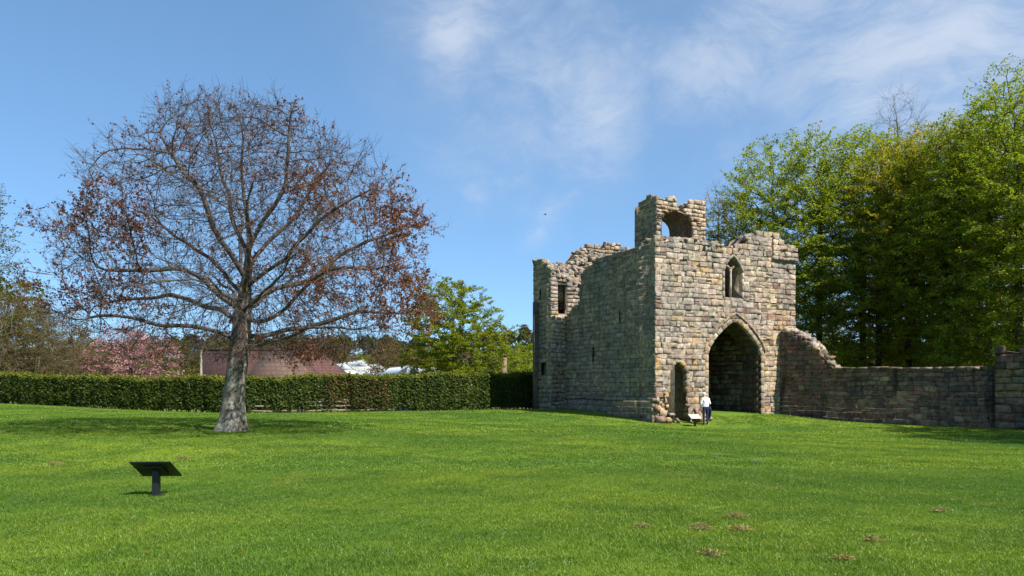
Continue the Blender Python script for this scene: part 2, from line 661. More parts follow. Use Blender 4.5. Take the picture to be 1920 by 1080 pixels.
def courses(s_min, s_max, z_min, top, holes, hr, wr, rng, gap=.016, zmax=None):
    """irregular coursed masonry; holes: functions z0,z1 -> list of (s0,s1) to leave open; yields (s0,s1,z0,z1)"""
    z = z_min
    out = []
    zmax = zmax if zmax is not None else max(top(s) for s in np.linspace(s_min, s_max, 200)) + .1
    while z < zmax:
        h = rng.uniform(*hr)
        spans = [(s_min, s_max)]
        for hf in holes:
            for a, b in hf(z, z + h):
                nxt = []
                for p, q in spans:
                    if b <= p or a >= q:
                        nxt.append((p, q))
                    else:
                        if a - p > .08:
                            nxt.append((p, a))
                        if q - b > .08:
                            nxt.append((b, q))
                spans = nxt
        for p, q in spans:
            s = p
            while s < q - .02:
                w = rng.uniform(*wr) * (1.0 if rng.random() > .12 else 1.5)
                e = s + w
                if q - e < wr[0] * .6:
                    e = q
                m = (s + e) / 2
                if z + h * .55 < top(m):
                    dz = rng.normal(0, .012)
                    if rng.random() < .07 and h > hr[0] * 1.1 and e - s > .3:      # two thin stones instead of one
                        k = rng.uniform(.42, .58)
                        out.append((s + gap / 2, e - gap / 2, z + gap / 2, z + h * k - gap / 2))
                        out.append((s + gap / 2, e - gap / 2, z + h * k + gap / 2, z + h - gap / 2))
                    else:
                        out.append((s + gap / 2, e - gap / 2, z + gap / 2 + max(0, dz), z + h - gap / 2 + min(0, dz)))
                s = e
        z += h
    return out


def core_slab(bag, fr, outer, holes, n0, n1, col):
    """thick wall between depths n0 (front) and n1 (back) with openings"""
    loops = [outer] + holes
    tri = tessellate_polygon([[Vector((a, b, 0)) for a, b in lp] for lp in loops])
    allp = np.array([q for lp in loops for q in lp], float)
    n = len(allp)
    v = np.concatenate([fr.pt(allp[:, 0], allp[:, 1], n0), fr.pt(allp[:, 0], allp[:, 1], n1)])
    t = np.array(tri)
    # make the front triangles face outward
    a, b, c = (v[t[:, 0]], v[t[:, 1]], v[t[:, 2]])
    flip = (np.cross(b - a, c - a) @ fr.n) < 0
    t[flip] = t[flip][:, ::-1]
    tt = np.concatenate([t, t[:, ::-1] + n])
    q, base = [], 0
    for lp in loops:
        m = len(lp)
        i = base + np.arange(m)
        k = base + (np.arange(m) + 1) % m
        q.append(np.c_[i, k, k + n, i + n])
        base += m
    bag.add(v, [tt, np.concatenate(q)], col)


def ragged(top, s0, s1, step=.3, drop=.12, z_base=-1.0):
    s = np.arange(s0, s1 + .001, step)
    if s1 - s[-1] > .02:
        s = np.append(s, s1)
    return [(s0, z_base)] + [(s1, z_base)] + [(float(a), top(a) - drop) for a in s[::-1]]


def arch_outline(sl, sr, z0, zs, za, n=9, slr=None, srr=None):
    """pointed opening: jambs sl..sr from z0 to spring zs, apex za"""
    m = (sl + sr) / 2
    pts = [(sl, z0), (sr, z0), (sr, zs)]
    for i in range(1, n):
        t = i / n
        a = t * math.pi / 2
        pts.append((sr - (sr - m) * (1 - math.cos(a)) * 1.0 * (.35 + .65 * t) - 0 if False else sr - (sr - m) * (t ** 1.45), zs + (za - zs) * (1 - (1 - t) ** 1.12)))
    pts.append((m, za))
    right = pts[3:-1]
    for (s, z) in right[::-1]:
        pts.append((2 * m - s, z))
    pts.append((sl, zs))
    return pts


def poly_hole(poly, pad=.0):
    P = np.array(poly, float)

    def f(z0, z1):
        zm = np.linspace(z0 + .02, z1 - .02, 3)
        lo, hi = [], []
        for z in zm:
            xs = []
            for (a, b), (c, d) in zip(P, np.roll(P, -1, 0)):
                if (b - z) * (d - z) < 0:
                    xs.append(a + (z - b) / (d - b) * (c - a))
            if len(xs) >= 2:
                lo.append(min(xs))
                hi.append(max(xs))
        if not lo:
            return []
        return [(float(np.mean(lo)) - pad, float(np.mean(hi)) + pad)]
    return f


def pick(pal, rng):
    w = np.array([p[0] for p in pal], float)
    c = np.array(pal[rng.choice(len(pal), p=w / w.sum())][1], float)
    return np.clip(c * rng.uniform(.84, 1.14) * (1 + rng.normal(0, .02, 3)), .01, .9)


PAL_FRONT = [(5, (.345, .298, .248)), (4, (.315, .273, .23)), (3, (.375, .324, .266)), (1.5, (.27, .233, .207)), (.35, (.36, .265, .165)), (.6, (.305, .24, .208)), (.3, (.215, .182, .168))]
PAL_WARM = [(3, (.38, .30, .21)), (1.2, (.39, .27, .15)), (2, (.32, .23, .185)), (2, (.33, .28, .23)), (1, (.27, .19, .155))]
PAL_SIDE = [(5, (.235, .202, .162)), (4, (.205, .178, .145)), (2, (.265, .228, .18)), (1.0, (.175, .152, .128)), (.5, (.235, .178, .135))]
PAL_GREY = [(3, (.30, .27, .235)), (2, (.24, .22, .20)), (2, (.36, .31, .25)), (1, (.36, .27, .19))]
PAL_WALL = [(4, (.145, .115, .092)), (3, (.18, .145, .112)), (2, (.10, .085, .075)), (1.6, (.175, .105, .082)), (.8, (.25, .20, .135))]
PAL_SPUR = [(3, (.18, .105, .088)), (2, (.15, .105, .09)), (2, (.14, .12, .105)), (1, (.21, .13, .10))]
PAL_PASS = [(3, (.25, .245, .20)), (2, (.21, .205, .175)), (1, (.28, .25, .2))]
PAL_REVEAL_SHADE = [(2, (.085, .06, .05)), (1, (.11, .085, .065)), (1, (.075, .065, .055))]  # stained red-brown stone, darkened further for the shade under the arch
PAL_PIER = [(3, (.30, .23, .12)), (2, (.22, .20, .16)), (1.5, (.27, .19, .10))]


def scaled(pal, k):
    return [(w, tuple(min(.9, x * y) for x, y in zip(c, k))) for w, c in pal]


PAL_FRONT = scaled(PAL_FRONT, (1.06, 1.06, 1.09))
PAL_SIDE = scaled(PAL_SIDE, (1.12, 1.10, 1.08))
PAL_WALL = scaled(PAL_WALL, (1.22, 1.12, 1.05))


class Masonry:
    """collects blocks, then makes the largest ones single objects and joins the others"""
    def __init__(self):
        self.items = []

    def face(self, key, parent, fr, blocks, pal, rng, proud=(.015, .06), round_=.05, rough=.018, mat=None, only_joined=False, warp=.45):
        for s0, s1, z0, z1 in blocks:
            if s1 - s0 < .06 or z1 - z0 < .05:
                continue
            p = pal((s0 + s1) / 2, (z0 + z1) / 2) if callable(pal) else pal
            v, q, t = stone_block(fr, s0, s1, z0, z1, rng.uniform(*proud), rng, round_, rough=rough, warp=warp)
            pxs, pys = fr.project(np.array([s0, s1, s0, s1]), np.array([z0, z0, z1, z1]))
            area = (pxs.max() - pxs.min()) * (pys.max() - pys.min())
            if only_joined or pxs.min() > 1915 or pxs.max() < 0:
                area = 0
            self.items.append((area, key, parent, v, q, t, pick(p, rng), mat))

    def build(self, single=300):
        order = sorted(range(len(self.items)), key=lambda i: -self.items[i][0])
        chosen = set(i for i in order[:single] if self.items[i][0] > 40)
        bags = {}
        for i, (area, key, parent, v, q, t, col, mat) in enumerate(self.items):
            if i in chosen:
                c = v.mean(0)
                me = np_mesh('stone', v, [q, t], np.tile(col, (len(v), 1)), False, mat, c)
                o = link('stone', me, None, parent, c)
            else:
                bags.setdefault(key, (Bag(), parent, mat))[0].add(v, [q, t], col)
        for key, (bag, parent, mat) in bags.items():
            base = WORLD_LOC[parent.name]
            o = link(key, bag.mesh(key, mat, False, base), None, parent, base)
            tag(o, kind='stuff')


def rubble(bag, pts, rng, size=(.12, .32), pal=PAL_GREY):
    """loose broken stones at the given points"""
    for p in pts:
        s = rng.uniform(*size)
        ax = rng.normal(0, 1, (3, 3))
        qm, _ = np.linalg.qr(ax)
        if rng.random() < .6:                       # many lie flat-ish
            a = rng.uniform(0, math.pi)
            qm = np.array([[math.cos(a), math.sin(a), rng.normal(0, .18)], [-math.sin(a), math.cos(a), rng.normal(0, .18)], [0, 0, 1.0]])
        dims = np.array([1.0, rng.uniform(.6, .95), rng.uniform(.38, .7)]) * s
        base = np.array([[-.5, -.36], [-.3, -.5], [.34, -.5], [.5, -.3], [.5, .33], [.3, .5], [-.36, .5], [-.5, .28]])
        lo = np.c_[base * .82, np.full(8, -.5)]
        mi = np.c_[base * 1.04, np.zeros(8)]
        hi = np.c_[base * .74, np.full(8, .5)]
        v = np.concatenate([lo, mi, hi]) + rng.normal(0, .095, (24, 3))
        v = (v * dims) @ qm + p
        i = np.arange(8)
        k = (i + 1) % 8
        q = np.concatenate([np.c_[i, k, k + 8, i + 8], np.c_[i + 8, k + 8, k + 16, i + 16]])
        caps = np.array([[16, 17, 18, 19, 20, 21, 22, 23], [7, 6, 5, 4, 3, 2, 1, 0]])
        bag.add(v, [q, caps], pick(pal, rng))


def ring_stones(fr, pts_in, width, n0, n1, rng, pal, seg=.34, gap=.012):
    """voussoirs that follow an opening's edge; yields (verts, quads)"""
    P = np.array(pts_in, float)
    d = np.r_[0, np.cumsum(np.linalg.norm(np.diff(P, axis=0), axis=1))]
    cnt = max(2, int(d[-1] / seg))
    T = np.linspace(0, d[-1], cnt + 1)
    ctr = P.mean(0)
    res = []

    def samp(t):
        return np.array([np.interp(t, d, P[:, 0]), np.interp(t, d, P[:, 1])])

    def nrm(t):
        a, b = samp(max(0, t - .03)), samp(min(d[-1], t + .03))
        g = (b - a) / (np.linalg.norm(b - a) + 1e-9)
        n = np.array([g[1], -g[0]])
        if np.dot(n, samp(t) - ctr) < 0:
            n = -n
        return n
    for i in range(cnt):
        a, b = T[i] + gap / 2, T[i + 1] - gap / 2
        w = width * rng.uniform(.9, 1.1)
        pr = n1 + rng.normal(0, .008)
        q = [samp(a), samp(b), samp(b) + nrm(b) * w, samp(a) + nrm(a) * w]
        c = sum(q) / 4
        q2 = [c + (x - c) * .88 for x in q]
        vs = [fr.pt(x[0], x[1], n0) for x in q] + [fr.pt(x[0], x[1], pr - .025) for x in q] + [fr.pt(x[0], x[1], pr) for x in q2]
        v = np.array(vs).reshape(12, 3)
        f = np.array([[0, 1, 5, 4], [1, 2, 6, 5], [2, 3, 7, 6], [3, 0, 4, 7], [4, 5, 9, 8], [5, 6, 10, 9], [6, 7, 11, 10], [7, 4, 8, 11], [8, 9, 10, 11]])
        res.append((v, f, pick(pal, rng)))
    return res


def build_gatehouse():
    rng = np.random.default_rng(21)
    base = np.array([C0[0], C0[1], gz(C0[0], C0[1])])
    g = empty('gatehouse', base, 'ruined square sandstone gatehouse with pointed archway and broken upper turret', 'gatehouse')
    FR = Frame(C0, UD, -VD)                                   # front, towards the viewer
    LF = Frame(C0, VD, -UD)                                   # side wall in shade
    mas = Masonry()
    ZB = -1.0
    W_FRONT = FR.px(1491, 600)[0]
    V1 = LF.px(1060, 600)[0]
    # --- profiles
    top_f = profile(FR, [(1226, 444), (1250, 444), (1290, 446), (1325, 449), (1345, 458), (1372, 461), (1396, 459), (1399, 443), (1412, 437), (1430, 434), (1452, 436), (1466, 450), (1472, 461), (1490, 461), (1496, 464)])
    top_l = profile(LF, [(1229, 447), (1214, 449), (1203, 456), (1190, 463), (1170, 470), (1150, 477), (1128, 483), (1112, 490), (1102, 500), (1093, 512), (1089, 528), (1087, 556), (1085, 573), (1074, 580), (1066, 588), (1058, 592)])
    # --- openings in the front
    al, z_b = FR.px(1328, 775)
    ar, _ = FR.px(1427, 775)
    am, za = FR.px(1373, 601)
    _, zs = FR.px(1375, 664)
    arch = arch_outline(al, ar, ZB, zs, za, 10)
    dl = FR.px(1256, 700)[0]
    dr = FR.px(1287, 700)[0]
    door = arch_outline(dl, dr, FR.px(1270, 736)[1], FR.px(1270, 699)[1], FR.px(1271, 677)[1], 6)
    el, er = FR.px(1246, 760)[0], FR.px(1290, 760)[0]
    ez1, ez0 = FR.px(1268, 735)[1], ZB
    # doorway and the eroded hole below it as one outline
    zj = FR.px(1270, 736)[1]
    hole_d = [(el + .05, ZB), (er - .02, ZB), (er + .03, zj - .95), (er - .12, zj - .35), (dr + .02, zj + .02)] + door[2:] + [(dl, zj + .02), (el + .22, zj - .3), (el - .02, zj - .9)]
    wl, wz0 = FR.px(1358, 557)
    wr_ = FR.px(1391, 557)[0]
    wzs = FR.px(1375, 508)[1]
    wza = FR.px(1375, 481)[1]
    win = arch_outline(wl, wr_, wz0, wzs, wza, 6)
    core_col = np.array((.24, .21, .17))
    # --- front wall core
    bag = Bag()
    core_slab(bag, FR, ragged(top_f, .0, W_FRONT, .28, .10, ZB), [], -.0, -.001, core_col) if False else None
    outer = ragged(top_f, .0, W_FRONT, .28, .10, ZB)
    # openings that reach the ground are cut from the outline's lower edge
    low = [(0.0, ZB), hole_d[0]] + hole_d[:0:-1] + [arch[0]] + arch[:1:-1] + [arch[1]] + [(W_FRONT, ZB)]
    low = [(0.0, ZB)] + [hole_d[0]] + [q for q in hole_d[:1:-1]] + [hole_d[1]] + [arch[0]] + [q for q in arch[:1:-1]] + [arch[1]] + [(W_FRONT, ZB)]
    core_slab(bag, FR, low + outer[2:], [win], -.004, -1.45, core_col)
    fw = link('front_wall', bag.mesh('front_wall', M_CORE, False, base), None, g, base)
    fw['label'] = 'sunlit buff sandstone front wall of worn squared blocks'

    def pal_front(s, z):
        if z < 3.2 and (s > ar - .6 or s < el - .3 or abs(s - dr) < .7):
            return PAL_WARM if rng.random() < .65 else PAL_FRONT
        if s > W_FRONT - 2.4 and z < 7.5:
            return PAL_WARM if rng.random() < .5 else PAL_FRONT
        if z > 8.2:
            return PAL_GREY if rng.random() < .5 else PAL_FRONT
        return PAL_FRONT if rng.random() < .9 else PAL_WARM
    hw = poly_hole(win, .14)
    ha = poly_hole(arch, .22)
    hd = poly_hole(hole_d, .02)
    base_gone = lambda z0, z1: [(-.1, el)] if z1 < .95 else []
    base_gone2 = lambda z0, z1: [(er, er + .9)] if z1 < .6 else []
    bl = courses(.0, W_FRONT, ZB + .2, top_f, [hw, ha, hd, base_gone, base_gone2], (.22, .37), (.25, .56), rng)
    mas.face('front_masonry', fw, FR, bl, pal_front, rng, (.0, .06), .007, .014, M_STONE, warp=.3)
    # --- big arch ring, hood and jamb stones
    edge = [arch[-1 - k] for k in range(0)]
    ring_path = [arch[0]] + [q for q in arch[:1:-1]] + [arch[1]]
    rp = Bag()
    for v, f, c in ring_stones(FR, ring_path, .25, -.5, .045, rng, PAL_WARM + PAL_FRONT, .42):
        rp.add(v, f, c)
    arc_o = link('archway', rp.mesh('archway', M_STONE, False, base), None, g, base)
    arc_o['label'] = 'pointed gateway arch of wedge stones with moulded edge'
    curve_only = [q for q in ring_path if q[1] >= zs - .3]
    mctr = np.array([(al + ar) / 2, zs - .4])
    hood = [tuple(mctr + (np.array(q) - mctr) * 1.12 + np.array([0, .1])) for q in curve_only]
    hb = Bag()
    for v, f, c in ring_stones(FR, hood, .11, -.05, .11, rng, PAL_WARM, .5):
        hb.add(v, f, c)
    link('hood_mould', hb.mesh('hood_mould', M_STONE, False, base), None, arc_o, base)
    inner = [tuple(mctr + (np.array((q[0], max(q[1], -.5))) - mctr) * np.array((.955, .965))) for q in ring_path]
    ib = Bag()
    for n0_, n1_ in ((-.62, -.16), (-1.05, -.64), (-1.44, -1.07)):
        for v, f, c in ring_stones(FR, inner, .15, n0_, n1_, rng, PAL_REVEAL_SHADE, .42):
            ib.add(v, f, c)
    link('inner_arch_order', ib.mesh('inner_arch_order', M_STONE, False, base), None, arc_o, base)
    # --- small doorway ring
    db = Bag()
    dpath = [(dl, zj)] + [q for q in door[:1:-1]] + [(dr, zj)]
    for v, f, c in ring_stones(FR, dpath, .2, -.3, .05, rng, PAL_WARM, .34):
        db.add(v, f, c)
    dw = link('doorway', db.mesh('doorway', M_STONE, False, base), None, g, base)
    dw['label'] = 'small round headed doorway with worn away threshold'
    # --- lancet window: surround, two lights, mullion, sill
    wb = Bag()
    wpath = [(wl, wz0)] + [q for q in win[:1:-1]] + [(wr_, wz0)]
    for v, f, c in ring_stones(FR, wpath, .13, -.25, .06, rng, PAL_GREY, .36):
        wb.add(v, f, c)
    wo = link('lancet_window', wb.mesh('lancet_window', M_STONE, False, base), None, g, base)
    wo['label'] = 'pointed two light window with thin stone mullion'
    mb = Bag()
    wm = (wl + wr_) / 2
    c = FR.pt(wm, (wz0 + wzs) / 2 + .1, -.22)
    mb.add(*box_arrays(c, UD * .035, VD * .06, UP * ((wzs - wz0) / 2 + .1)), (.48, .44, .38))
    link('mullion', mb.mesh('mullion', M_STONE, False, base), None, wo, base)
    tb = Bag()
    for a, b in ((wl, wm), (wm, wr_)):
        m_ = (a + b) / 2
        sm = [(a, wzs - .12)] + [(a + (b - a) * t, wzs - .12 + .42 * math.sin(math.pi * t)) for t in (.12, .28, .5, .72, .88)] + [(b, wzs - .12)]
        for v, f, cc in ring_stones(FR, sm, .09, -.3, -.16, rng, PAL_GREY, .2):
            tb.add(v, f, cc)
    tri = [(wm - .24, wzs + .36), (wm, wzs + .16), (wm + .24, wzs + .36)]
    for v, f, cc in ring_stones(FR, tri, .1, -.3, -.16, rng, PAL_GREY, .2):
        tb.add(v, f, cc)
    link('tracery', tb.mesh('tracery', M_STONE, False, base), None, wo, base)
    sb = Bag()
    for k in range(3):
        for r in range(2):
            s0 = wl - .05 + k * (wr_ - wl + .1) / 3
            v, q, t = stone_block(FR, s0 + .01, s0 + (wr_ - wl + .1) / 3 - .01, wz0 - .02 - .3 * (r + 1), wz0 - .03 - .3 * r, .02, rng, .03)
            sb.add(v, [q, t], pick(PAL_SIDE, rng))
    link('sill', sb.mesh('sill', M_STONE, False, base), None, wo, base)
    # --- corner turret with string course on the front's far end
    ts0, tz = FR.px(1446, 481)
    cb = Bag()
    n = 5
    for k in range(n):
        a = ts0 + (W_FRONT + .12 - ts0) * k / n
        b = ts0 + (W_FRONT + .12 - ts0) * (k + 1) / n
        v, q, t = stone_block(FR, a + .008, b - .008, tz - .17, tz + .02, .2, rng, .035, back=.1)
        cb.add(v, [q, t], pick(PAL_FRONT, rng))
    ct = link('corner_turret', cb.mesh('corner_turret', M_STONE, False, base), None, g, base)
    ct['label'] = 'stub of a corner turret above a projecting string course'
    tt = lambda s: top_f(s) + .02
    bl = courses(ts0 + .05, W_FRONT + .08, tz + .03, tt, [], (.27, .36), (.32, .6), rng)
    TF = Frame(C0 - VD * .13, UD, -VD)
    mas.face('turret_masonry', ct, TF, bl, PAL_FRONT, rng, (.01, .05), .05, .02, M_STONE)
    # --- side wall
    sl1 = LF.px(1162, 595)[0]
    slz0, slz1 = LF.px(1162, 606)[1], LF.px(1162, 584)[1]
    slit1 = [(sl1 - .06, slz0), (sl1 + .06, slz0), (sl1 + .06, slz1), (sl1 - .06, slz1)]
    sl2 = LF.px(1112, 660)[0]
    kz0, kz1 = LF.px(1112, 678)[1], LF.px(1112, 650)[1]
    slit2 = [(sl2 - .09, kz0), (sl2 + .09, kz0), (sl2 + .09, kz0 + .3), (sl2 + .16, kz0 + .36), (sl2 + .16, kz1 - .15), (sl2, kz1), (sl2 - .16, kz1 - .15), (sl2 - .16, kz0 + .36), (sl2 - .09, kz0 + .3)]
    bag = Bag()
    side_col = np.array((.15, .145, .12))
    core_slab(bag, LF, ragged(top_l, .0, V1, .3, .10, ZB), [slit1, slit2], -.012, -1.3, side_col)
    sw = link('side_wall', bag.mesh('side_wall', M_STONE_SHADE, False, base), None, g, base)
    sw['label'] = 'shaded grey green side wall with two narrow slits'
    ZS = LF.px(1228, 749)[1]
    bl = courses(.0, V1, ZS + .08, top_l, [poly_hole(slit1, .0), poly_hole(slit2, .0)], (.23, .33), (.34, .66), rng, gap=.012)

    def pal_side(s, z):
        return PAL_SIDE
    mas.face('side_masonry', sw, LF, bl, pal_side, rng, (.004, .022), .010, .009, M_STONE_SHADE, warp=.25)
    PL = Frame(C0 - UD * .14, VD, -UD)
    pb = Bag()
    v, f = box_arrays(PL.pt(V1 / 2, (ZB + ZS) / 2 - .03, -.1), VD * (V1 / 2 - .05), UD * .09, UP * ((ZS - ZB) / 2 - .03))
    pb.add(v, f, side_col)
    pl = link('plinth', pb.mesh('plinth', M_STONE_SHADE, False, base), None, g, base)
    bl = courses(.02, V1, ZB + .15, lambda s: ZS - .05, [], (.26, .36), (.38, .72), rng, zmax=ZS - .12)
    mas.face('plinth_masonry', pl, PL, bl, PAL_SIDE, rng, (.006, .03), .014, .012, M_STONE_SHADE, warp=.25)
    stc = Bag()
    s = -.1
    while s < V1:
        e = min(V1, s + rng.uniform(.6, 1.0))
        v, q, t = stone_block(PL, s + .006, e - .006, ZS - .1, ZS + .07, .07, rng, .04, back=.2)
        stc.add(v, [q, t], pick(PAL_SIDE, rng))
        s = e
    link('string_course', stc.mesh('string_course', M_STONE_SHADE, False, base), None, g, base)
    # --- stair turret at the far end of the side wall
    P_ = 1.05
    TB = Frame(C0 + VD * V1, UD, -VD)               # its face towards the viewer, sunlit
    TS = Frame(C0 + VD * V1 - UD * P_, VD, -UD)     # its outer side
    VT = TS.px(1000, 600)[0]
    top_tb = profile(TB, [(1030, 504), (1040, 512), (1052, 517), (1066, 522), (1075, 528), (1089, 532), (1100, 520), (1120, 520)])
    top_ts = profile(TS, [(998, 488), (1006, 486), (1012, 486), (1018, 491), (1026, 498), (1034, 506)])
    d0, dz0 = TB.px(1046, 588)
    d1, dz1 = TB.px(1063, 534)
    dhole = [(d0, dz0), (d1, dz0), (d1, dz1), (d0, dz1)]
    so, sz0 = TS.px(1013, 561)
    sz1 = TS.px(1013, 545)[1]
    tslit = [(so - .12, sz0), (so + .12, sz0), (so + .12, sz1), (so - .12, sz1)]
    o0, oz0 = TS.px(1024, 703)
    o1, oz1 = TS.px(1014, 680)
    thole = [(o0, oz0), (o1, oz0), (o1, oz1), (o0, oz1)]
    bag = Bag()
    core_slab(bag, TB, ragged(top_tb, -P_, 2.6, .3, .1, ZB), [dhole], -.03, -.55, core_col)
    core_slab(bag, TS, ragged(top_ts, .0, VT, .25, .1, ZB), [tslit, thole], -.03, -.5, side_col)
    st = link('stair_turret', bag.mesh('stair_turret', M_CORE, False, base), None, g, base)
    st['label'] = 'projecting stair turret with broken top and upper doorway'
    bl = courses(-P_, 2.5, ZB + .2, top_tb, [poly_hole(dhole, .0)], (.22, .32), (.26, .52), rng)
    mas.face('turret_front_masonry', st, TB, bl, lambda s, z: PAL_FRONT if z > 3.0 else PAL_SIDE, rng, (.015, .07), .045, .018, M_STONE)
    bl = courses(.0, VT, ZB + .2, top_ts, [poly_hole(tslit), poly_hole(thole)], (.25, .36), (.34, .62), rng)
    mas.face('turret_side_masonry', st, TS, bl, PAL_SIDE, rng, (.012, .05), .04, .016, M_STONE_SHADE)
    # dark stair well behind the openings
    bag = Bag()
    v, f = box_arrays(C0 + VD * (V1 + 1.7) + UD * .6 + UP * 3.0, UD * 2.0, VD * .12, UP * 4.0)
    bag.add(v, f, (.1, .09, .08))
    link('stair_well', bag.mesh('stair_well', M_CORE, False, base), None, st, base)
    # --- back wall, other side wall, gate passage
    BK = Frame(C0 + VD * (V1 + 1.2), UD, -VD)
    top_b = profile(BK, [(1060, 505), (1072, 492), (1076, 486), (1083, 478), (1084, 470), (1097, 466), (1098, 459), (1124, 458), (1126, 466), (1134, 463), (1135, 455), (1158, 453), (1161, 464), (1180, 468), (1210, 480), (1260, 500), (1400, 480), (1500, 480)])
    bag = Bag()
    core_slab(bag, BK, ragged(top_b, .3, W_FRONT, .3, .1, ZB), [], -.03, -1.2, np.array((.22, .19, .155)))
    bw = link('back_wall', bag.mesh('back_wall', M_CORE, False, base), None, g, base)
    bl = courses(.3, W_FRONT - .4, 6.5, top_b, [], (.18, .30), (.22, .5), rng)
    mas.face('back_masonry', bw, BK, bl, PAL_GREY, rng, (.01, .14), .06, .03, M_STONE)
    bag = Bag()
    RS = Frame(C0 + UD * W_FRONT, VD, UD)
    top_r = lambda s: 8.0 + .5 * math.sin(s * 1.3)
    core_slab(bag, RS, ragged(top_r, 1.46, V1 + 1.2, .3, .1, ZB), [], .0, -1.2, core_col)
    fl, fz = 1.25, 5.3
    # floor added over the gate passage to keep it dark
    v, f = box_arrays(C0 + UD * (W_FRONT / 2) + VD * 6.1 + UP * fz, UD * (W_FRONT / 2 - 1.21), VD * 4.6, UP * .3)
    bag.add(v, f, (.12, .11, .09))
    # wall added behind the window to keep its opening dark
    v, f = box_arrays(C0 + UD * ((wl + wr_) / 2) + VD * 3.2 + UP * 7.1, UD * 1.9, VD * .3, UP * 1.45)
    bag.add(v, f, (.2, .17, .13))
    inn = link('inner_walls', bag.mesh('inner_walls', M_CORE, False, base), None, g, base)
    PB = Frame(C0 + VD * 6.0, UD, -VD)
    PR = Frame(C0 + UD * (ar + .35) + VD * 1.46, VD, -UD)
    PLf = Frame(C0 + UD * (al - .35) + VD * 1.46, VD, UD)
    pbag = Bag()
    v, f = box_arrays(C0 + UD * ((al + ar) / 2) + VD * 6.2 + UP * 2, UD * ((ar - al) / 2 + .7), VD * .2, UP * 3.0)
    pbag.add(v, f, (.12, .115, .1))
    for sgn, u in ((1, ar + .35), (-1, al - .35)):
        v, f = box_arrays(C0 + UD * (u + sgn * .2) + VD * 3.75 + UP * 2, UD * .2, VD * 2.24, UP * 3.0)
        pbag.add(v, f, (.055, .05, .045))  # near black: the shade inside is put into the colour
    ps = link('gate_passage', pbag.mesh('gate_passage', M_INNER_SHADE, False, base), None, g, base)
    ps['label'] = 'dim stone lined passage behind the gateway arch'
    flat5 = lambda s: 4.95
    # boxes added behind the small doorway to block light, near black for shade
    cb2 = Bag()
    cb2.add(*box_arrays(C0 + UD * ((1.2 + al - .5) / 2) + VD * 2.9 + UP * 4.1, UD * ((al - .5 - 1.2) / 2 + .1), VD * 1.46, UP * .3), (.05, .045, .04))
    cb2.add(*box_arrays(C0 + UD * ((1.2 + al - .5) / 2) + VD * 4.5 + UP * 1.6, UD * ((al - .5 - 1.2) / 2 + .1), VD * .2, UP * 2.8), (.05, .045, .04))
    link('door_light_block', cb2.mesh('door_light_block', M_INNER_SHADE, False, base), None, g, base)
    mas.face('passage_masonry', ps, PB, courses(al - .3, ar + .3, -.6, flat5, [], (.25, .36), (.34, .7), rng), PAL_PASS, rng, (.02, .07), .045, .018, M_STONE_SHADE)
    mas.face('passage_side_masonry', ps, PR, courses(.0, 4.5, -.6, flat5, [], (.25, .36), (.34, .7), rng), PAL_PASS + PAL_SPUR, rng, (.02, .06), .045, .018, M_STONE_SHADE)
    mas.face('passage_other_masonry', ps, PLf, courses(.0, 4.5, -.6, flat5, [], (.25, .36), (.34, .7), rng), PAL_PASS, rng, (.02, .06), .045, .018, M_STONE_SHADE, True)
    # --- broken upper turret with a vaulted opening
    v0, u0, v1 = 1.0, .8, 3.1
    UF = Frame(C0 + VD * v0, UD, -VD)
    UL = Frame(C0 + VD * v0 + UD * u0, VD, -UD)
    u0 = UF.px(1231, 420)[0]
    UL = Frame(C0 + VD * v0 + UD * u0, VD, -UD)
    u1 = UF.px(1323, 420)[0]
    vl = UL.px(1190, 420)[0]
    top_u = profile(UF, [(1230, 374), (1236, 371), (1246, 373), (1262, 372), (1263, 367), (1266, 368), (1269, 384), (1274, 393), (1282, 396), (1287, 392), (1291, 380), (1297, 376), (1306, 378), (1318, 379), (1325, 384)])
    top_ul = profile(UL, [(1232, 372), (1226, 366), (1212, 367), (1209, 372), (1207, 380), (1199, 382), (1197, 384), (1194, 410), (1191, 420), (1190, 436), (1185, 437)])
    a0, _ = UF.px(1239, 440)
    a1, _ = UF.px(1298, 440)
    zb = 8.9
    _, zsp = UF.px(1270, 425)
    _, zap = UF.px(1275, 397)
    ins = 40
    op = [(a0, zb), (a1, zb), (a1, zsp)]
    for k in range(1, 12):
        t = k / 12
        op.append((a1 + (a0 - a1) * (.5 - .5 * math.cos(math.pi * t)), zsp + (zap - zsp) * math.sin(math.pi * t) ** .8))
    op.append((a0, zsp))
    bag = Bag()
    outer = ragged(top_u, u0, u1, .16, .05, zb)
    low = [(u0, zb), (a0, zb)] + op[:1:-1] + [(a1, zb), (u1, zb)]
    core_slab(bag, UF, low + outer[2:], [], -.02, -(vl), np.array((.24, .19, .15)))
    ut = link('upper_turret', bag.mesh('upper_turret', M_CORE, False, base), None, g, base)
    ut['label'] = 'broken turret on the wall top pierced by a vaulted arch'
    bl = courses(u0, u1, zb, lambda s: top_u(s), [poly_hole(op, .02)], (.2, .3), (.22, .46), rng)
    mas.face('upper_turret_masonry', ut, UF, bl, lambda s, z: PAL_WARM if rng.random() < .35 else PAL_FRONT, rng, (.02, .09), .045, .02, M_STONE)
    # the vault stands on a slimmer outer shell so that its side is stepped like the photo
    ubag = Bag()
    core_slab(ubag, UL, ragged(top_ul, .02, vl, .18, .05, zb - .4), [], -.03, -.38, side_col)
    link('turret_side', ubag.mesh('turret_side', M_STONE_SHADE, False, base), None, ut, base)
    bl = courses(.0, vl, zb - .4, top_ul, [], (.22, .32), (.3, .5), rng)
    mas.face('turret_flank_masonry', ut, UL, bl, PAL_SIDE, rng, (.01, .04), .04, .014, M_STONE_SHADE)
    # --- loose rubble on the wall heads
    rb = Bag()
    pts = []
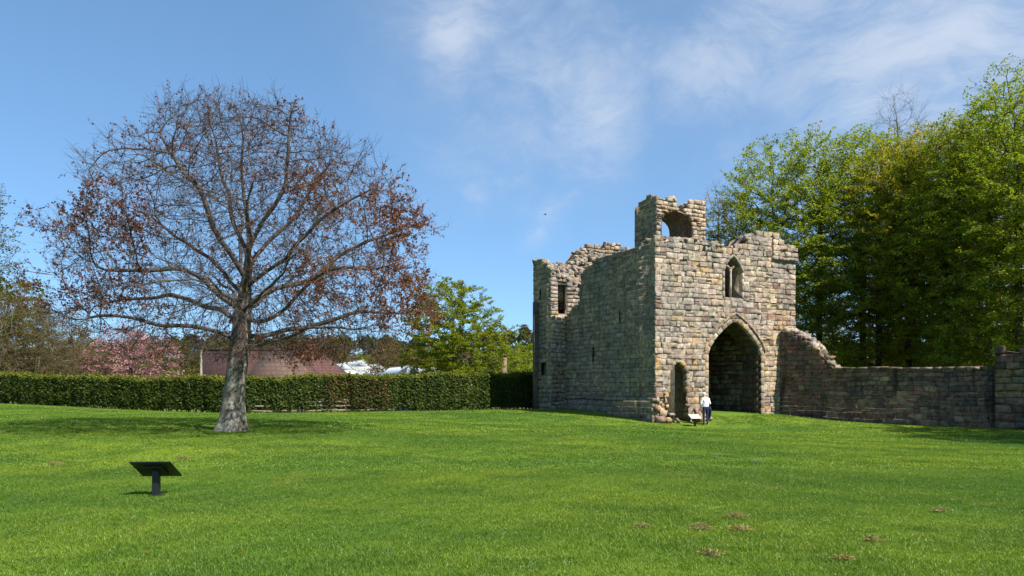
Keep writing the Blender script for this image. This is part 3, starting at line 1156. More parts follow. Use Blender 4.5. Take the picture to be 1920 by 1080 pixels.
    for fr, top, s0, s1, dep, dens in ((LF, top_l, .0, V1 - .1, 1.2, 24), (FR, top_f, .0, W_FRONT, 1.3, 14), (TB, top_tb, -P_, 2.4, .5, 30), (TS, top_ts, .0, VT, .5, 22), (BK, top_b, .3, 6, 1.1, 5)):
        for k in range(int((s1 - s0) * dens)):
            s = rng.uniform(s0, s1)
            dn = rng.uniform(.0, dep)
            p = fr.pt(s, top(s) - .10 + rng.uniform(0, .06) + .0 * dn, -dn)
            pts.append(p)
    rubble(rb, pts, rng, (.14, .36), PAL_GREY + PAL_SIDE)
    # broken core sloping down behind the side wall and turret, as seen over the wall head
    pts = []
    for k in range(360):
        s = rng.uniform(-.9, 3.6)
        t = rng.random()
        zf = top_tb(min(s, 2.5))
        zb_ = top_b(s) if s > .9 else 9.75 + .12 * math.sin(s * 7)
        pts.append(C0 + VD * (V1 + .1 + 1.2 * t) + UD * s + UP * (zf + (zb_ - zf) * t * .9 - .12))
    rubble(rb, pts, rng, (.16, .40), PAL_GREY)
    # the broken core under that slope
    wv, wn_ = [], 9
    for k in range(wn_):
        s = -.9 + 2.2 * k / (wn_ - 1)
        zf = top_tb(min(s, 2.5)) - .22
        for (vv, zz) in ((.5, zf - 1.2), (.5, zf), (1.35, 9.5 + .1 * math.sin(s * 7)), (1.9, 9.5), (1.9, zf - 1.2)):
            wv.append(C0 + VD * (V1 + vv) + UD * s + UP * zz)
    i5 = np.arange(5)
    wq = np.concatenate([np.c_[i5, (i5 + 1) % 5, (i5 + 1) % 5 + 5, i5 + 5] + 5 * k for k in range(wn_ - 1)])
    wc = np.array([[4, 3, 2, 1, 0], [5 * (wn_ - 1) + q for q in range(5)]])
    rb.add(np.array(wv), [wq, wc], (.22, .19, .16))
    for k in range(70):
        s = rng.uniform(u0, u1)
        if top_u(s) > zb + .3:
            rb_p = UF.pt(s, top_u(s) - .08, -rng.uniform(.1, vl - .3))
            rubble(rb, [rb_p], rng, (.12, .26), PAL_GREY)
    o = link('wall_head_rubble', rb.mesh('wall_head_rubble', M_STONE, False, base), None, g, base)
    tag(o, kind='stuff')
    # --- torn base beside the doorway: each fallen block is a stone of its own
    bp = Bag()
    pts = [FR.pt(rng.uniform(.0, el), rng.uniform(-.35, .9), -.03 - rng.uniform(0, .2)) for _ in range(60)]
    pts += [FR.pt(rng.uniform(er, er + .9), rng.uniform(-.2, .55), -.1 - rng.uniform(0, .2)) for _ in range(40)]
    rubble(bp, pts, rng, (.16, .36), PAL_WARM)
    tb_ = link('torn_base', bp.mesh('torn_base', M_STONE, False, base), None, g, base)
    tag(tb_, kind='stuff')
    tb_['label'] = 'exposed rubble core where the facing stones have fallen away'
    for (s, z, n, sz) in ((.25, -.22, .18, .5), (.7, -.28, .25, .42), (.45, .1, .12, .42), (1.0, .02, .1, .36), (er + .15, -.1, .22, .42), (er + .55, -.2, .3, .5), (er + .9, -.05, .25, .4),
                          (er + .45, .18, .12, .36), (.1, .35, .08, .36), (er + 1.2, -.22, .35, .34), (.75, .45, .05, .32), (dl + .3, -.3, .3, .3)):
        b1 = Bag()
        p = FR.pt(s, z, n)
        p = np.array([p[0], p[1], max(p[2], gz(p[0], p[1]) + sz * .16)])
        rubble(b1, [p], rng, (sz, sz), PAL_WARM)
        link('stone', b1.mesh('stone', M_STONE, False, p), None, tb_, p)
    mas.build(300)
    return g, FR, W_FRONT


GATE, FR_GATE, W_FRONT = build_gatehouse()


def build_curtain_wall():
    rng = np.random.default_rng(5)
    A = np.array([15.54, 44.9, 0.0])
    wd = np.array([.643, -.766, 0.0])
    nn = np.array([-.766, -.643, 0.0])
    fr = Frame(A, wd, nn)
    S2 = fr.px(1868, 700)[0]
    S1 = fr.px(1558, 690)[0]
    base = np.array([A[0], A[1], gz(A[0], A[1])])
    g = empty('curtain_wall', base, 'dark curtain wall with stepped broken end joining the gatehouse', 'stone wall')
    g['kind'] = 'thing'
    top = profile(fr, [(1462, 620), (1474, 619), (1486, 620), (1492, 626), (1508, 634), (1514, 641), (1528, 650), (1534, 660), (1546, 668), (1553, 678), (1560, 689), (1600, 690), (1640, 689), (1700, 691), (1800, 689), (1862, 689), (1864, 672), (1872, 672)])
    bag = Bag()
    ZB = -1.0
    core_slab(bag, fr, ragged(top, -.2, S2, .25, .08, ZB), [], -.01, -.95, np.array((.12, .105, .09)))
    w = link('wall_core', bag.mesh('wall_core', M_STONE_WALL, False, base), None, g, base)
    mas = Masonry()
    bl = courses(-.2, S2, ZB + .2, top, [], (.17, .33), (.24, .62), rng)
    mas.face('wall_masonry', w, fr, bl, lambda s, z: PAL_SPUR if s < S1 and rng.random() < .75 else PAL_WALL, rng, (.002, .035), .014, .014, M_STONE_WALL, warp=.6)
    # stepped top stones on the broken end and capping along the wall
    for k in range(46):
        s = rng.uniform(.2, S1 + .2)
        n = -rng.uniform(.05, .95)
        p = fr.pt(s, top(s) - .02, n)
        b1 = Bag()
        sz = rng.uniform(.28, .46)
        rubble(b1, [p], rng, (sz, sz), PAL_FRONT + PAL_SPUR)
        link('stone', b1.mesh('stone', M_STONE, False, p), None, w, p)
    s = S1 + .1
    while s < S2:
        e = min(S2, s + rng.uniform(.35, .8))
        z = top((s + e) / 2)
        c = fr.pt((s + e) / 2, z - .02, -.46)
        b1 = Bag()
        v, f = box_arrays(c, wd * ((e - s) / 2 - .012), nn * rng.uniform(.49, .53), UP * rng.uniform(.05, .075))
        v = v + rng.normal(0, .014, v.shape)
        b1.add(v, f, pick(PAL_WALL, rng) if rng.random() < .7 else pick(PAL_FRONT, rng))
        link('capping_stone', b1.mesh('capping_stone', M_STONE_WALL, False, c), None, w, c)
        s = e
    mas.build(300)
    # taller pier of larger ochre blocks further along
    fr2 = Frame(A + wd * S2 + nn * .22, wd, nn)
    base2 = np.array([*(A + wd * S2)[:2], gz(*(A + wd * S2)[:2])])
    g2 = empty('wall_pier', base2, 'taller section of ochre blocks at the end of the dark curtain wall', 'stone wall')
    g2['kind'] = 'thing'
    top2 = lambda s: 3.22 + .06 * math.sin(s * 5)
    bag = Bag()
    core_slab(bag, fr2, ragged(top2, .02, 5.0, .3, .08, ZB), [], -.03, -1.2, np.array((.14, .12, .09)))
    w2 = link('pier_core', bag.mesh('pier_core', M_STONE_WALL, False, base2), None, g2, base2)
    m2 = Masonry()
    m2.face('pier_masonry', w2, fr2, courses(.0, 5.0, ZB + .2, top2, [], (.28, .42), (.4, .85), rng), lambda s, z: PAL_PIER if 1.0 < z < 2.4 else PAL_WALL, rng, (.02, .07), .05, .02, M_STONE_WALL)
    m2.build(300)


build_curtain_wall()


# ------------------------------------------------------------------ trees
def unit(a):
    return a / (np.linalg.norm(a, axis=-1, keepdims=True) + 1e-9)


def chain(points, step):
    P = np.array(points, float)
    d = np.r_[0, np.cumsum(np.linalg.norm(np.diff(P, axis=0), axis=1))]
    n = max(2, int(d[-1] / step) + 1)
    t = np.linspace(0, d[-1], n)
    # smooth the corners
    Q = np.stack([np.interp(t, d, P[:, k]) for k in range(3)], 1)
    for _ in range(2):
        Q[1:-1] = (Q[:-2] + 2 * Q[1:-1] + Q[2:]) / 4
    return Q


def colonize(skel, attr, step, kill, rng, up=0.0, maxit=160, infl=1e9, wig=.12):
    """grow branches from chains (list of (parent index, points)) into the cloud attr"""
    P, par = [], []
    for pi, pts in skel:
        last = pi
        for q in pts:
            P.append(np.array(q, float))
            par.append(last)
            last = len(P) - 1
    pos = np.array(P)
    par = list(par)
    A = np.array(attr)
    best = np.full(len(A), 1e18)
    near = np.zeros(len(A), int)
    for i in range(0, len(pos), 200):
        d = np.linalg.norm(A[:, None] - pos[None, i:i + 200], axis=2)
        j = d.argmin(1)
        dm = d[np.arange(len(A)), j]
        m = dm < best
        best[m] = dm[m]
        near[m] = j[m] + i
    kids = {}
    for it in range(maxit):
        live = best > kill
        A, best, near = A[live], best[live], near[live]
        if not len(A):
            break
        use = best < infl
        if not use.any():
            break
        nodes, inv = np.unique(near[use], return_inverse=True)
        dirs = unit(A[use] - pos[near[use]])
        acc = np.zeros((len(nodes), 3))
        np.add.at(acc, inv, dirs)
        acc = unit(acc)
        acc = unit(acc + np.array([0, 0, up]) + rng.normal(0, wig, acc.shape))
        newp = pos[nodes] + acc * step
        keep = []
        for k, nidx in enumerate(nodes):
            lst = kids.setdefault(int(nidx), [])
            if len(lst) >= 4 or any(np.linalg.norm(newp[k] - q) < step * .35 for q in lst):
                bad = near == nidx
                best[bad] = 0
                continue
            lst.append(newp[k])
            keep.append(k)
        if not keep:
            continue
        newp = newp[keep]
        st = len(pos)
        pos = np.concatenate([pos, newp])
        par.extend(int(nodes[k]) for k in keep)
        d = np.linalg.norm(A[:, None] - newp[None], axis=2)
        j = d.argmin(1)
        dm = d[np.arange(len(A)), j]
        m = (dm < best) & (best > 0)
        best[m] = dm[m]
        near[m] = j[m] + st
    return pos, np.array(par)


def radii(pos, par, tip, base, e=2.3):
    n = len(pos)
    acc = np.zeros(n)
    cnt = np.zeros(n, int)
    for i in range(n - 1, -1, -1):
        r = tip if cnt[i] == 0 else acc[i] ** (1 / e)
        acc[i] = r
        if par[i] >= 0:
            acc[par[i]] = (acc[par[i]] if cnt[par[i]] else 0) + r ** e
            cnt[par[i]] += 1
    rb = acc.max()
    k = math.log(base / tip) / math.log(rb / tip)
    return tip * (acc / tip) ** k, cnt


def frusta(p0, p1, r0, r1, d0, d1, k):
    """open tubes, one for each row"""
    n = len(p0)
    ref = np.array([.31, .94, .13])

    def ring(p, r, d):
        a = unit(np.cross(d, ref))
        b = np.cross(d, a)
        t = np.arange(k) / k * 2 * math.pi
        return p[:, None] + r[:, None, None] * (np.cos(t)[None, :, None] * a[:, None] + np.sin(t)[None, :, None] * b[:, None])
    v = np.concatenate([ring(p0, r0, d0), ring(p1, r1, d1)], 1).reshape(-1, 3)
    i = np.arange(k)
    j = (i + 1) % k
    q = np.c_[i, j, j + k, i + k]
    f = (q[None] + (np.arange(n) * 2 * k)[:, None, None]).reshape(-1, 4)
    return v, f


def limbs(bag, pos, par, rad, sides=((.12, 10), (.04, 6), (0, 4))):
    idx = np.where(par >= 0)[0]
    pp = par[idx]
    dirn = np.zeros_like(pos)
    dirn[idx] = unit(pos[idx] - pos[pp])
    roots = np.where(par < 0)[0]
    for r in roots:
        ch = np.where(par == r)[0]
        dirn[r] = dirn[ch[0]] if len(ch) else (0, 0, 1)
    # thickest child continues its parent
    main = np.full(len(pos), -1)
    best = np.zeros(len(pos))
    for i in idx:
        if rad[i] > best[par[i]]:
            best[par[i]] = rad[i]
            main[par[i]] = i
    ism = main[pp] == idx
    r0 = np.where(ism, rad[pp], np.minimum(rad[pp], rad[idx] * 1.25))
    d0 = np.where(ism[:, None], dirn[pp], dirn[idx])
    hi = 1e9
    for lo, k in sides:
        m = (rad[idx] >= lo) & (rad[idx] < hi)
        if m.any():
            v, f = frusta(pos[pp][m], pos[idx][m], r0[m], rad[idx][m], d0[m], dirn[idx][m], k)
            bag.add(v, f)
        hi = lo
    return dirn


def twigs(bag, p, d, length, r, rng, segs=3, k=3, droop=0.0, spread=.25):
    """thin twigs from p along d; returns end points and directions of all segments"""
    pts, ds = [], []
    cur, dd = p.copy(), unit(d)
    for s in range(segs):
        nd_ = unit(dd + rng.normal(0, spread, dd.shape) + np.array([0, 0, -droop]))
        nx = cur + nd_ * (length / segs)[:, None]
        v, f = frusta(cur, nx, r * (1 - s / segs * .6), r * (1 - (s + 1) / segs * .6), dd, nd_, k)
        bag.add(v, f)
        cur, dd = nx, nd_
        pts.append(cur)
        ds.append(dd)
    return pts, ds


def leaf_quads(p, d, n, L, W, cols, bag, fold=.12):
    d = unit(d)
    s = unit(np.cross(d, n))
    n = np.cross(s, d)
    L = np.asarray(L)[:, None]
    W = np.asarray(W)[:, None]
    a = p
    b = p + d * L * .45 + s * W * .5 + n * W * fold
    c = p + d * L
    e = p + d * L * .45 - s * W * .5 + n * W * fold
    v = np.stack([a, b, c, e], 1).reshape(-1, 3)
    f = np.arange(len(p) * 4).reshape(-1, 4)
    bag.add(v, f, np.repeat(cols, 4, 0))


def leaf_colours(n, pal, rng, var=.18):
    w = np.array([q[0] for q in pal], float)
    c = np.array([q[1] for q in pal])[rng.choice(len(pal), n, p=w / w.sum())]
    return np.clip(c * rng.uniform(1 - var, 1 + var, (n, 1)), .003, .95)


def build_copper_beech():
    rng = np.random.default_rng(11)
    D = 26.0
    b0 = at(432, 808, D)
    bx, by = b0.x, b0.y
    bz = gz(bx, by) - .05
    t = empty('copper_beech_tree', (bx, by, bz), 'large spreading copper beech with mostly bare twigs and reddish leaves', 'tree')

    def P(px, py, dy=0.0):
        q = at(px, py, D + dy)
        return np.array([q.x, q.y, q.z])
    fork = P(455, 585, .1)
    trunk_line = [P(433, 806), P(438, 740), P(446, 680, .05), P(452, 630, .1), fork]
    lead = [fork, P(462, 530, .0), P(468, 470, -.2), P(462, 400, .1), P(455, 350, .2), P(452, 305, .1), P(456, 262)]
    step = .26
    sk = []
    trunk = chain(trunk_line, step)
    sk.append((-1, trunk))
    off = len(trunk)
    ld = chain(lead, step)[1:]
    sk.append((off - 1, ld))
    allp = np.concatenate([trunk, ld])
    total = len(allp)

    def limb(pts):
        nonlocal allp, total
        j = int(np.argmin(np.linalg.norm(allp - np.array(pts[0]), axis=1)))
        c = chain([allp[j]] + [np.array(q) for q in pts[1:]], step)[1:]
        k_ = np.arange(len(c))
        env = np.minimum(1, k_ / 6.0)[:, None]
        for fq, am in ((.30, .13), (.7, .05), (1.5, .015)):
            ph_ = rng.uniform(0, 6.28, 3)
            c = c + env * am * np.stack([np.sin(k_ * fq + ph_[0]) * .6, np.sin(k_ * fq * 1.1 + ph_[1]), np.sin(k_ * fq * .9 + ph_[2])], 1)
        sk.append((j, c))
        allp = np.concatenate([allp, c])
        total += len(c)
    L_ = [[(446, 650, 0), (405, 618, -.5), (350, 604, -1.0), (290, 606, -1.4), (230, 600, -1.6), (170, 602, -1.8)],
          [(452, 612, 0), (415, 575, .5), (370, 560, 1.0), (310, 556, 1.4), (250, 566, 1.8), (190, 575, 2.0)],
          [(455, 580, 0), (420, 560, -.6), (380, 530, -1.4), (330, 512, -2.0), (270, 500, -2.6), (200, 500, -3.0)],
          [(460, 560, 0), (430, 530, .8), (385, 480, 1.6), (340, 440, 2.2), (290, 410, 2.6), (230, 395, 3.0)],
          [(463, 520, 0), (430, 470, -.6), (395, 420, -1.0), (370, 360, -1.4), (330, 300, -1.6), (300, 250, -1.8)],
          [(466, 480, 0), (440, 420, .7), (420, 350, 1.2), (405, 280, 1.4), (395, 215, 1.5)],
          [(466, 470, 0), (500, 410, -.6), (525, 350, -.9), (540, 280, -1.2), (545, 215, -1.3)],
          [(466, 500, 0), (510, 450, .8), (560, 390, 1.6), (600, 330, 2.0), (640, 285, 2.2)],
          [(462, 540, 0), (510, 500, -.8), (560, 450, -1.6), (620, 400, -2.2), (690, 360, -2.6)],
          [(460, 570, 0), (510, 545, .7), (570, 520, 1.4), (640, 480, 2.0), (710, 450, 2.4), (770, 430, 2.6)],
          [(458, 600, 0), (500, 600, -.5), (545, 575, -1.1), (590, 530, -1.6), (650, 500, -2.2), (730, 490, -2.8)],
          [(452, 632, 0), (490, 632, .3), (530, 618, .6), (575, 606, .9), (640, 590, 1.2), (700, 592, 1.5), (760, 590, 1.8)],
          [(448, 650, 0), (485, 655, -.5), (520, 632, -1.1), (570, 612, -1.7), (630, 610, -2.3), (690, 622, -2.7)],
          [(455, 600, 0), (445, 570, -1.6), (430, 545, -3.2), (400, 530, -4.6), (380, 520, -5.6)],
          [(455, 590, 0), (480, 560, -1.6), (510, 535, -3.0), (530, 500, -4.4), (560, 480, -5.4)],
          [(458, 560, 0), (460, 520, -1.4), (465, 460, -2.6), (470, 400, -3.6), (480, 340, -4.2)],
          [(455, 590, 0), (440, 565, 1.8), (420, 540, 3.4), (400, 510, 4.8), (370, 500, 6.0)],
          [(458, 580, 0), (490, 560, 1.8), (530, 540, 3.4), (560, 520, 4.8), (590, 500, 6.0)],
          [(460, 540, 0), (455, 490, 1.5), (450, 430, 2.8), (440, 370, 3.8), (430, 320, 4.4)]]
    for l in L_:
        limb([P(*q) for q in l])
    # crown outline in the picture (left, right for each row), turned into a body of revolution with lumps
    rows = np.array([194, 203, 218, 240, 268, 310, 355, 402, 450, 500, 550, 600, 640, 670])
    lft = np.array([400, 345, 310, 285, 255, 200, 155, 130, 105, 85, 85, 110, 170, 300])
    rgt = np.array([455, 540, 580, 620, 660, 730, 790, 805, 815, 830, 835, 820, 770, 640])
    att = []
    while len(att) < 4700:
        row = rng.uniform(194, 670)
        l, r = np.interp(row, rows, lft), np.interp(row, rows, rgt)
        c, h = (l + r) / 2, (r - l) / 2
        a = rng.uniform(0, 2 * math.pi)
        q = math.sqrt(rng.random())
        if q < .35 and row > 380 and rng.random() < .6:
            continue
        px = c + h * q * math.cos(a)
        dy = h / F * D * q * math.sin(a) * .92
        z = EYE - (row - HOR) / F * D
        x = (px - 960) / F * D
        # lumpy edge
        if q > .86 and math.sin(x * 2.1 + dy * 1.3) + math.sin(z * 2.4 + x) < -.3:
            continue
        att.append((x, by + dy, z))
    pos, par = colonize(sk, att, step, .34, rng, up=.05, maxit=120, wig=.11)
    rad, cnt = radii(pos, par, .0085, .33, 2.2)
    bag = Bag()
    dirn = limbs(bag, pos, par, rad)
    # fine twigs on the thinner wood
    thin = np.where((rad < .035) & (np.arange(len(pos)) > len(trunk)))[0]
    rep = np.repeat(thin, 2)
    out = unit(pos[rep] - np.array([bx, by, 4.0]))
    d = unit(dirn[rep] * .8 + rng.normal(0, .42, (len(rep), 3)) + out * .40 + np.array([0, 0, .14]))
    low = pos[rep][:, 2] < 4.0
    d[low, 2] -= .25
    L = rng.uniform(.35, .85, len(rep))
    pts, ds = twigs(bag, pos[rep], d, L, np.full(len(rep), .0065), rng, 3, 3, .0, .22)
    sub = np.concatenate(pts[:2])
    subd = np.concatenate(ds[:2])
    keep = rng.random(len(sub)) < .9
    sub, subd = sub[keep], subd[keep]
    pts2, ds2 = twigs(bag, sub, unit(subd + rng.normal(0, .6, sub.shape)), rng.uniform(.18, .42, len(sub)), np.full(len(sub), .0045), rng, 2, 3, 0, .25)
    tips = np.concatenate([pts[2], pts[1], pts2[0], pts2[1]])
    tipd = np.concatenate([ds[2], ds[1], ds2[0], ds2[1]])
    base = np.array([bx, by, bz])
    link('limbs', bag.mesh('limbs', M_BARK_LIMB, True, base), None, t, base)
    # trunk: flared, fluted
    tl = chain([P(433, 812)] + trunk_line[1:] + [P(460, 540, .0)], .12)
    nv, nr = 28, len(tl)
    V = []
    h0 = tl[0][2]
    for i, c in enumerate(tl):
        h = c[2] - h0
        r = .285 + .21 * math.exp(-h / 1.3) + .05 * math.exp(-h / .15)
        if h > 3.4:
            r -= (h - 3.4) * .07
        th = np.arange(nv) / nv * 2 * math.pi
        flute = 1 + .20 * math.exp(-h / .35) * np.sin(th * 5 + 1) + .10 * math.exp(-h / .25) * np.sin(th * 8 + 2) + .05 * np.sin(th * 3 + h * .8) + .03 * np.sin(th * 7 - h * 1.7) + .02 * np.sin(h * 6 + th * 2)
        flute = flute + rng.normal(0, .006, nv)
        V.append(np.c_[c[0] + np.cos(th) * r * flute, c[1] + np.sin(th) * r * flute, np.full(nv, c[2])])
    V = np.concatenate(V)
    i = (np.arange(nr - 1)[:, None] * nv + np.arange(nv)[None]).ravel()
    j = (np.arange(nr - 1)[:, None] * nv + ((np.arange(nv) + 1) % nv)[None]).ravel()
    tr = link('trunk', np_mesh('trunk', V, np.c_[i, j, j + nv, i + nv], np.ones((len(V), 3)), True, M_BARK_BEECH, base), None, t, base)
    tr['label'] = 'stout smooth grey trunk with flared foot and mottled lichen'
    # copper leaves: thick on the sides and low on the sunny flank, few at the top
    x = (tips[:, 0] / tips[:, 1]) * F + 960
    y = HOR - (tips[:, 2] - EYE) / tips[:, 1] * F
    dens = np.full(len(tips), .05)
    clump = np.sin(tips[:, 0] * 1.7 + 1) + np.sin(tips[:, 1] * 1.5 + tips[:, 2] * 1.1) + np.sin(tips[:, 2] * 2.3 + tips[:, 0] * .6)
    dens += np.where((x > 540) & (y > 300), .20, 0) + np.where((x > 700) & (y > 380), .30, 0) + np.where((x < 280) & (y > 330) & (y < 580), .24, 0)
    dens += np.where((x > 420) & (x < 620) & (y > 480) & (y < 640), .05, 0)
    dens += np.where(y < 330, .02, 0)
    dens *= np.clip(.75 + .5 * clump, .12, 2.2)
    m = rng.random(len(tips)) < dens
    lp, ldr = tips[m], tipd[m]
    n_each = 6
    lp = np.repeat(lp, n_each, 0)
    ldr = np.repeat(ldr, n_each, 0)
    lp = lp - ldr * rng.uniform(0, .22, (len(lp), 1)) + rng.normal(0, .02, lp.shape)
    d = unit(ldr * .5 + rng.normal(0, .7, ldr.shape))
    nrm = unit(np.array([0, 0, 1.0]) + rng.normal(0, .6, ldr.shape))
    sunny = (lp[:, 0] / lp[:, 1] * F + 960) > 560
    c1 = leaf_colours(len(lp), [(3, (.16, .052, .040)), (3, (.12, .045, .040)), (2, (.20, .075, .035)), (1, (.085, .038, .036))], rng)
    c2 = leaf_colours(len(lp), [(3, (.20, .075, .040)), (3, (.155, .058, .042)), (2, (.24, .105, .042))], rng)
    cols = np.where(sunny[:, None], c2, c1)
    lb = Bag()
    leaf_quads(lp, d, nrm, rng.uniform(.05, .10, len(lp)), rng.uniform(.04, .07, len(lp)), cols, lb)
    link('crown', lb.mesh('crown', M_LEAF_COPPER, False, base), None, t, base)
    print('copper beech nodes', len(pos), 'twigs', len(rep), 'leaves', len(lp))


build_copper_beech()


class TreeKind:
    """a grown tree whose wood and leaf meshes can be shared by copies"""
    def __init__(self, seed, height, rx, base_frac, trunk_r, n_attr, leaf_pal, leaf_L=(.16, .28), leaves_per=5, twig_len=.6, bark=None, leafm=None, shape='beech',
                 leaf_amount=1.0, flat=.35, stems=1, wood_twigs=1, tip=.014, step=.5, kill=.75, wig=.15):
        rng = np.random.default_rng(seed)
        sk = []
        lean = rng.normal(0, .25, 2)
        if stems == 1:
            H = height * .72
            tr = chain([(0, 0, -.3), (lean[0] * .2, lean[1] * .2, H * .3), (lean[0] * .7, lean[1] * .7, H * .65), (lean[0], lean[1], H)], step)
            sk.append((-1, tr))
        else:
            for k in range(stems):
                a = 2 * math.pi * k / stems + rng.normal(0, .3)
                r0, r1 = .12 * rx, rng.uniform(.25, .6) * rx
                H = height * rng.uniform(.45, .7)
                c = chain([(math.cos(a) * r0, math.sin(a) * r0, -.3), (math.cos(a) * (r0 + r1) * .5, math.sin(a) * (r0 + r1) * .5, H * .5), (math.cos(a) * r1, math.sin(a) * r1, H)], step)
                sk.append((-1, c))
        att = []
        ph = rng.uniform(0, 6, 6)
        while len(att) < n_attr:
            t = rng.random()                       # height in the crown
            if shape == 'beech':
                w = math.sin(math.pi * min(1, (t * .80 + .16))) ** .55 if t < .8 else math.sqrt(max(0, 1 - ((t - .45) / .56) ** 2)) * .98
            elif shape == 'round':
                w = math.sqrt(max(0, 1 - (2 * t - 1) ** 2)) * (.9 + .1 * math.cos(t * 3))
            elif shape == 'cone':
                w = (1 - t) ** .8 * .95 + .05
            else:
                w = (1 - t * .6) * .9
            a = rng.uniform(0, 2 * math.pi)
            q = rng.random() ** .45
            lump = 1 + .16 * math.sin(3 * a + ph[0] + 5 * t) + .12 * math.sin(5 * a + ph[1] - 8 * t) + .10 * math.sin(9 * t + ph[2] + a)
            if rng.random() > w + .12:
                continue
            if shape == 'beech' and t < .45 and rng.random() > .14 + 1.7 * t:
                continue
            r = rx * w * q * lump
            z = height * (base_frac + (1 - base_frac) * t)
            att.append((r * math.cos(a) + lean[0] * t, r * math.sin(a) + lean[1] * t, z))
        pos, par = colonize(sk, att, step, kill, rng, up=.06, maxit=90, wig=wig)
        rad, cnt = radii(pos, par, tip, trunk_r, 2.3)
        bag = Bag()
        dirn = limbs(bag, pos, par, rad, ((.10, 8), (.035, 5), (0, 3)))
        thin = np.where((rad < tip * 3.2) & (pos[:, 2] > height * base_frac * .8))[0]
        ctr = np.array([0, 0, height * .5])
        rep = np.repeat(thin, wood_twigs)
        d = unit(dirn[rep] * .7 + rng.normal(0, .55, (len(rep), 3)) + unit(pos[rep] - ctr) * .4)
        d[:, 2] *= .75
        pts, ds = twigs(bag, pos[rep], d, rng.uniform(.6, 1.3, len(rep)) * twig_len, np.full(len(rep), tip * .62), rng, 3, 3, .0, .2)
        self.wood = bag.mesh('tree_wood', bark or M_BARK_DARK, True)
        # sprays of leaves in loose flat layers along every twig
        tp = np.concatenate(pts)
        td = np.concatenate(ds)
        self.leaf = None
        if leaf_amount > 0:
            m = rng.random(len(tp)) < leaf_amount
            tp, td = tp[m], td[m]
            lp = np.repeat(tp, leaves_per, 0)
            ld = np.repeat(td, leaves_per, 0)
            side = unit(np.cross(ld, np.array([0, 0, 1.0])))
            sgn = rng.choice([-1, 1], len(lp))[:, None]
            lp = lp - ld * rng.uniform(0, twig_len * .36, (len(lp), 1)) + side * sgn * rng.uniform(0, .20, (len(lp), 1)) + rng.normal(0, .05, lp.shape)
            d = unit(ld * .5 + side * sgn * .8 + rng.normal(0, .35, lp.shape))
            n = unit(np.array([0, 0, 1.0]) + rng.normal(0, flat, lp.shape))
            cols = leaf_colours(len(lp), leaf_pal, rng)
            lb = Bag()
            LL = rng.uniform(*leaf_L, len(lp))
            leaf_quads(lp, d, n, LL, LL * rng.uniform(.55, .75, len(lp)), cols, lb)
            self.leaf = lb.mesh('tree_leaves', leafm or M_LEAF)
            self.n = len(lp)
        else:
            self.n = 0

    def put(self, name, label, x, y, rot=0.0, s=1.0, sz=None, group=None, cat='tree', part=('trunk', 'crown'), dz=0.0):
        z = gz(x, y) + dz
        t = empty(name, (x, y, z), label, cat, group)
        t.rotation_euler = (0, 0, rot)
        t.scale = (s, s, sz or s)
        for nm, me in zip(part, (self.wood, self.leaf)):
            if me is None:
                continue
            o = bpy.data.objects.new(nm, me)
            COL.objects.link(o)
            o.parent = t
        return t


GREEN_A = [(4, (.24, .30, .024)), (3, (.19, .26, .022)), (2, (.29, .33, .03)), (1, (.14, .20, .02))]
GREEN_B = [(3, (.31, .30, .024)), (3, (.25, .27, .024)), (2, (.35, .30, .03)), (1, (.31, .21, .026))]
GREEN_D = [(4, (.20, .265, .024)), (3, (.16, .23, .022)), (2, (.25, .30, .028))]
OLIVE = [(3, (.17, .165, .045)), (2, (.14, .14, .04)), (2, (.18, .14, .06)), (1, (.11, .08, .05))]
BROWN = [(3, (.16, .11, .06)), (2, (.12, .085, .05)), (2, (.15, .14, .05)), (1, (.18, .09, .055))]
PINK = [(4, (.43, .21, .26)), (3, (.34, .16, .20)), (2, (.56, .35, .39)), (1, (.20, .10, .10))]
MAPLE = [(4, (.21, .26, .02)), (3, (.17, .235, .018)), (2, (.25, .265, .022)), (.5, (.26, .18, .024))]


def px_xy(px, d):
    return (px - 960) / F * d, d


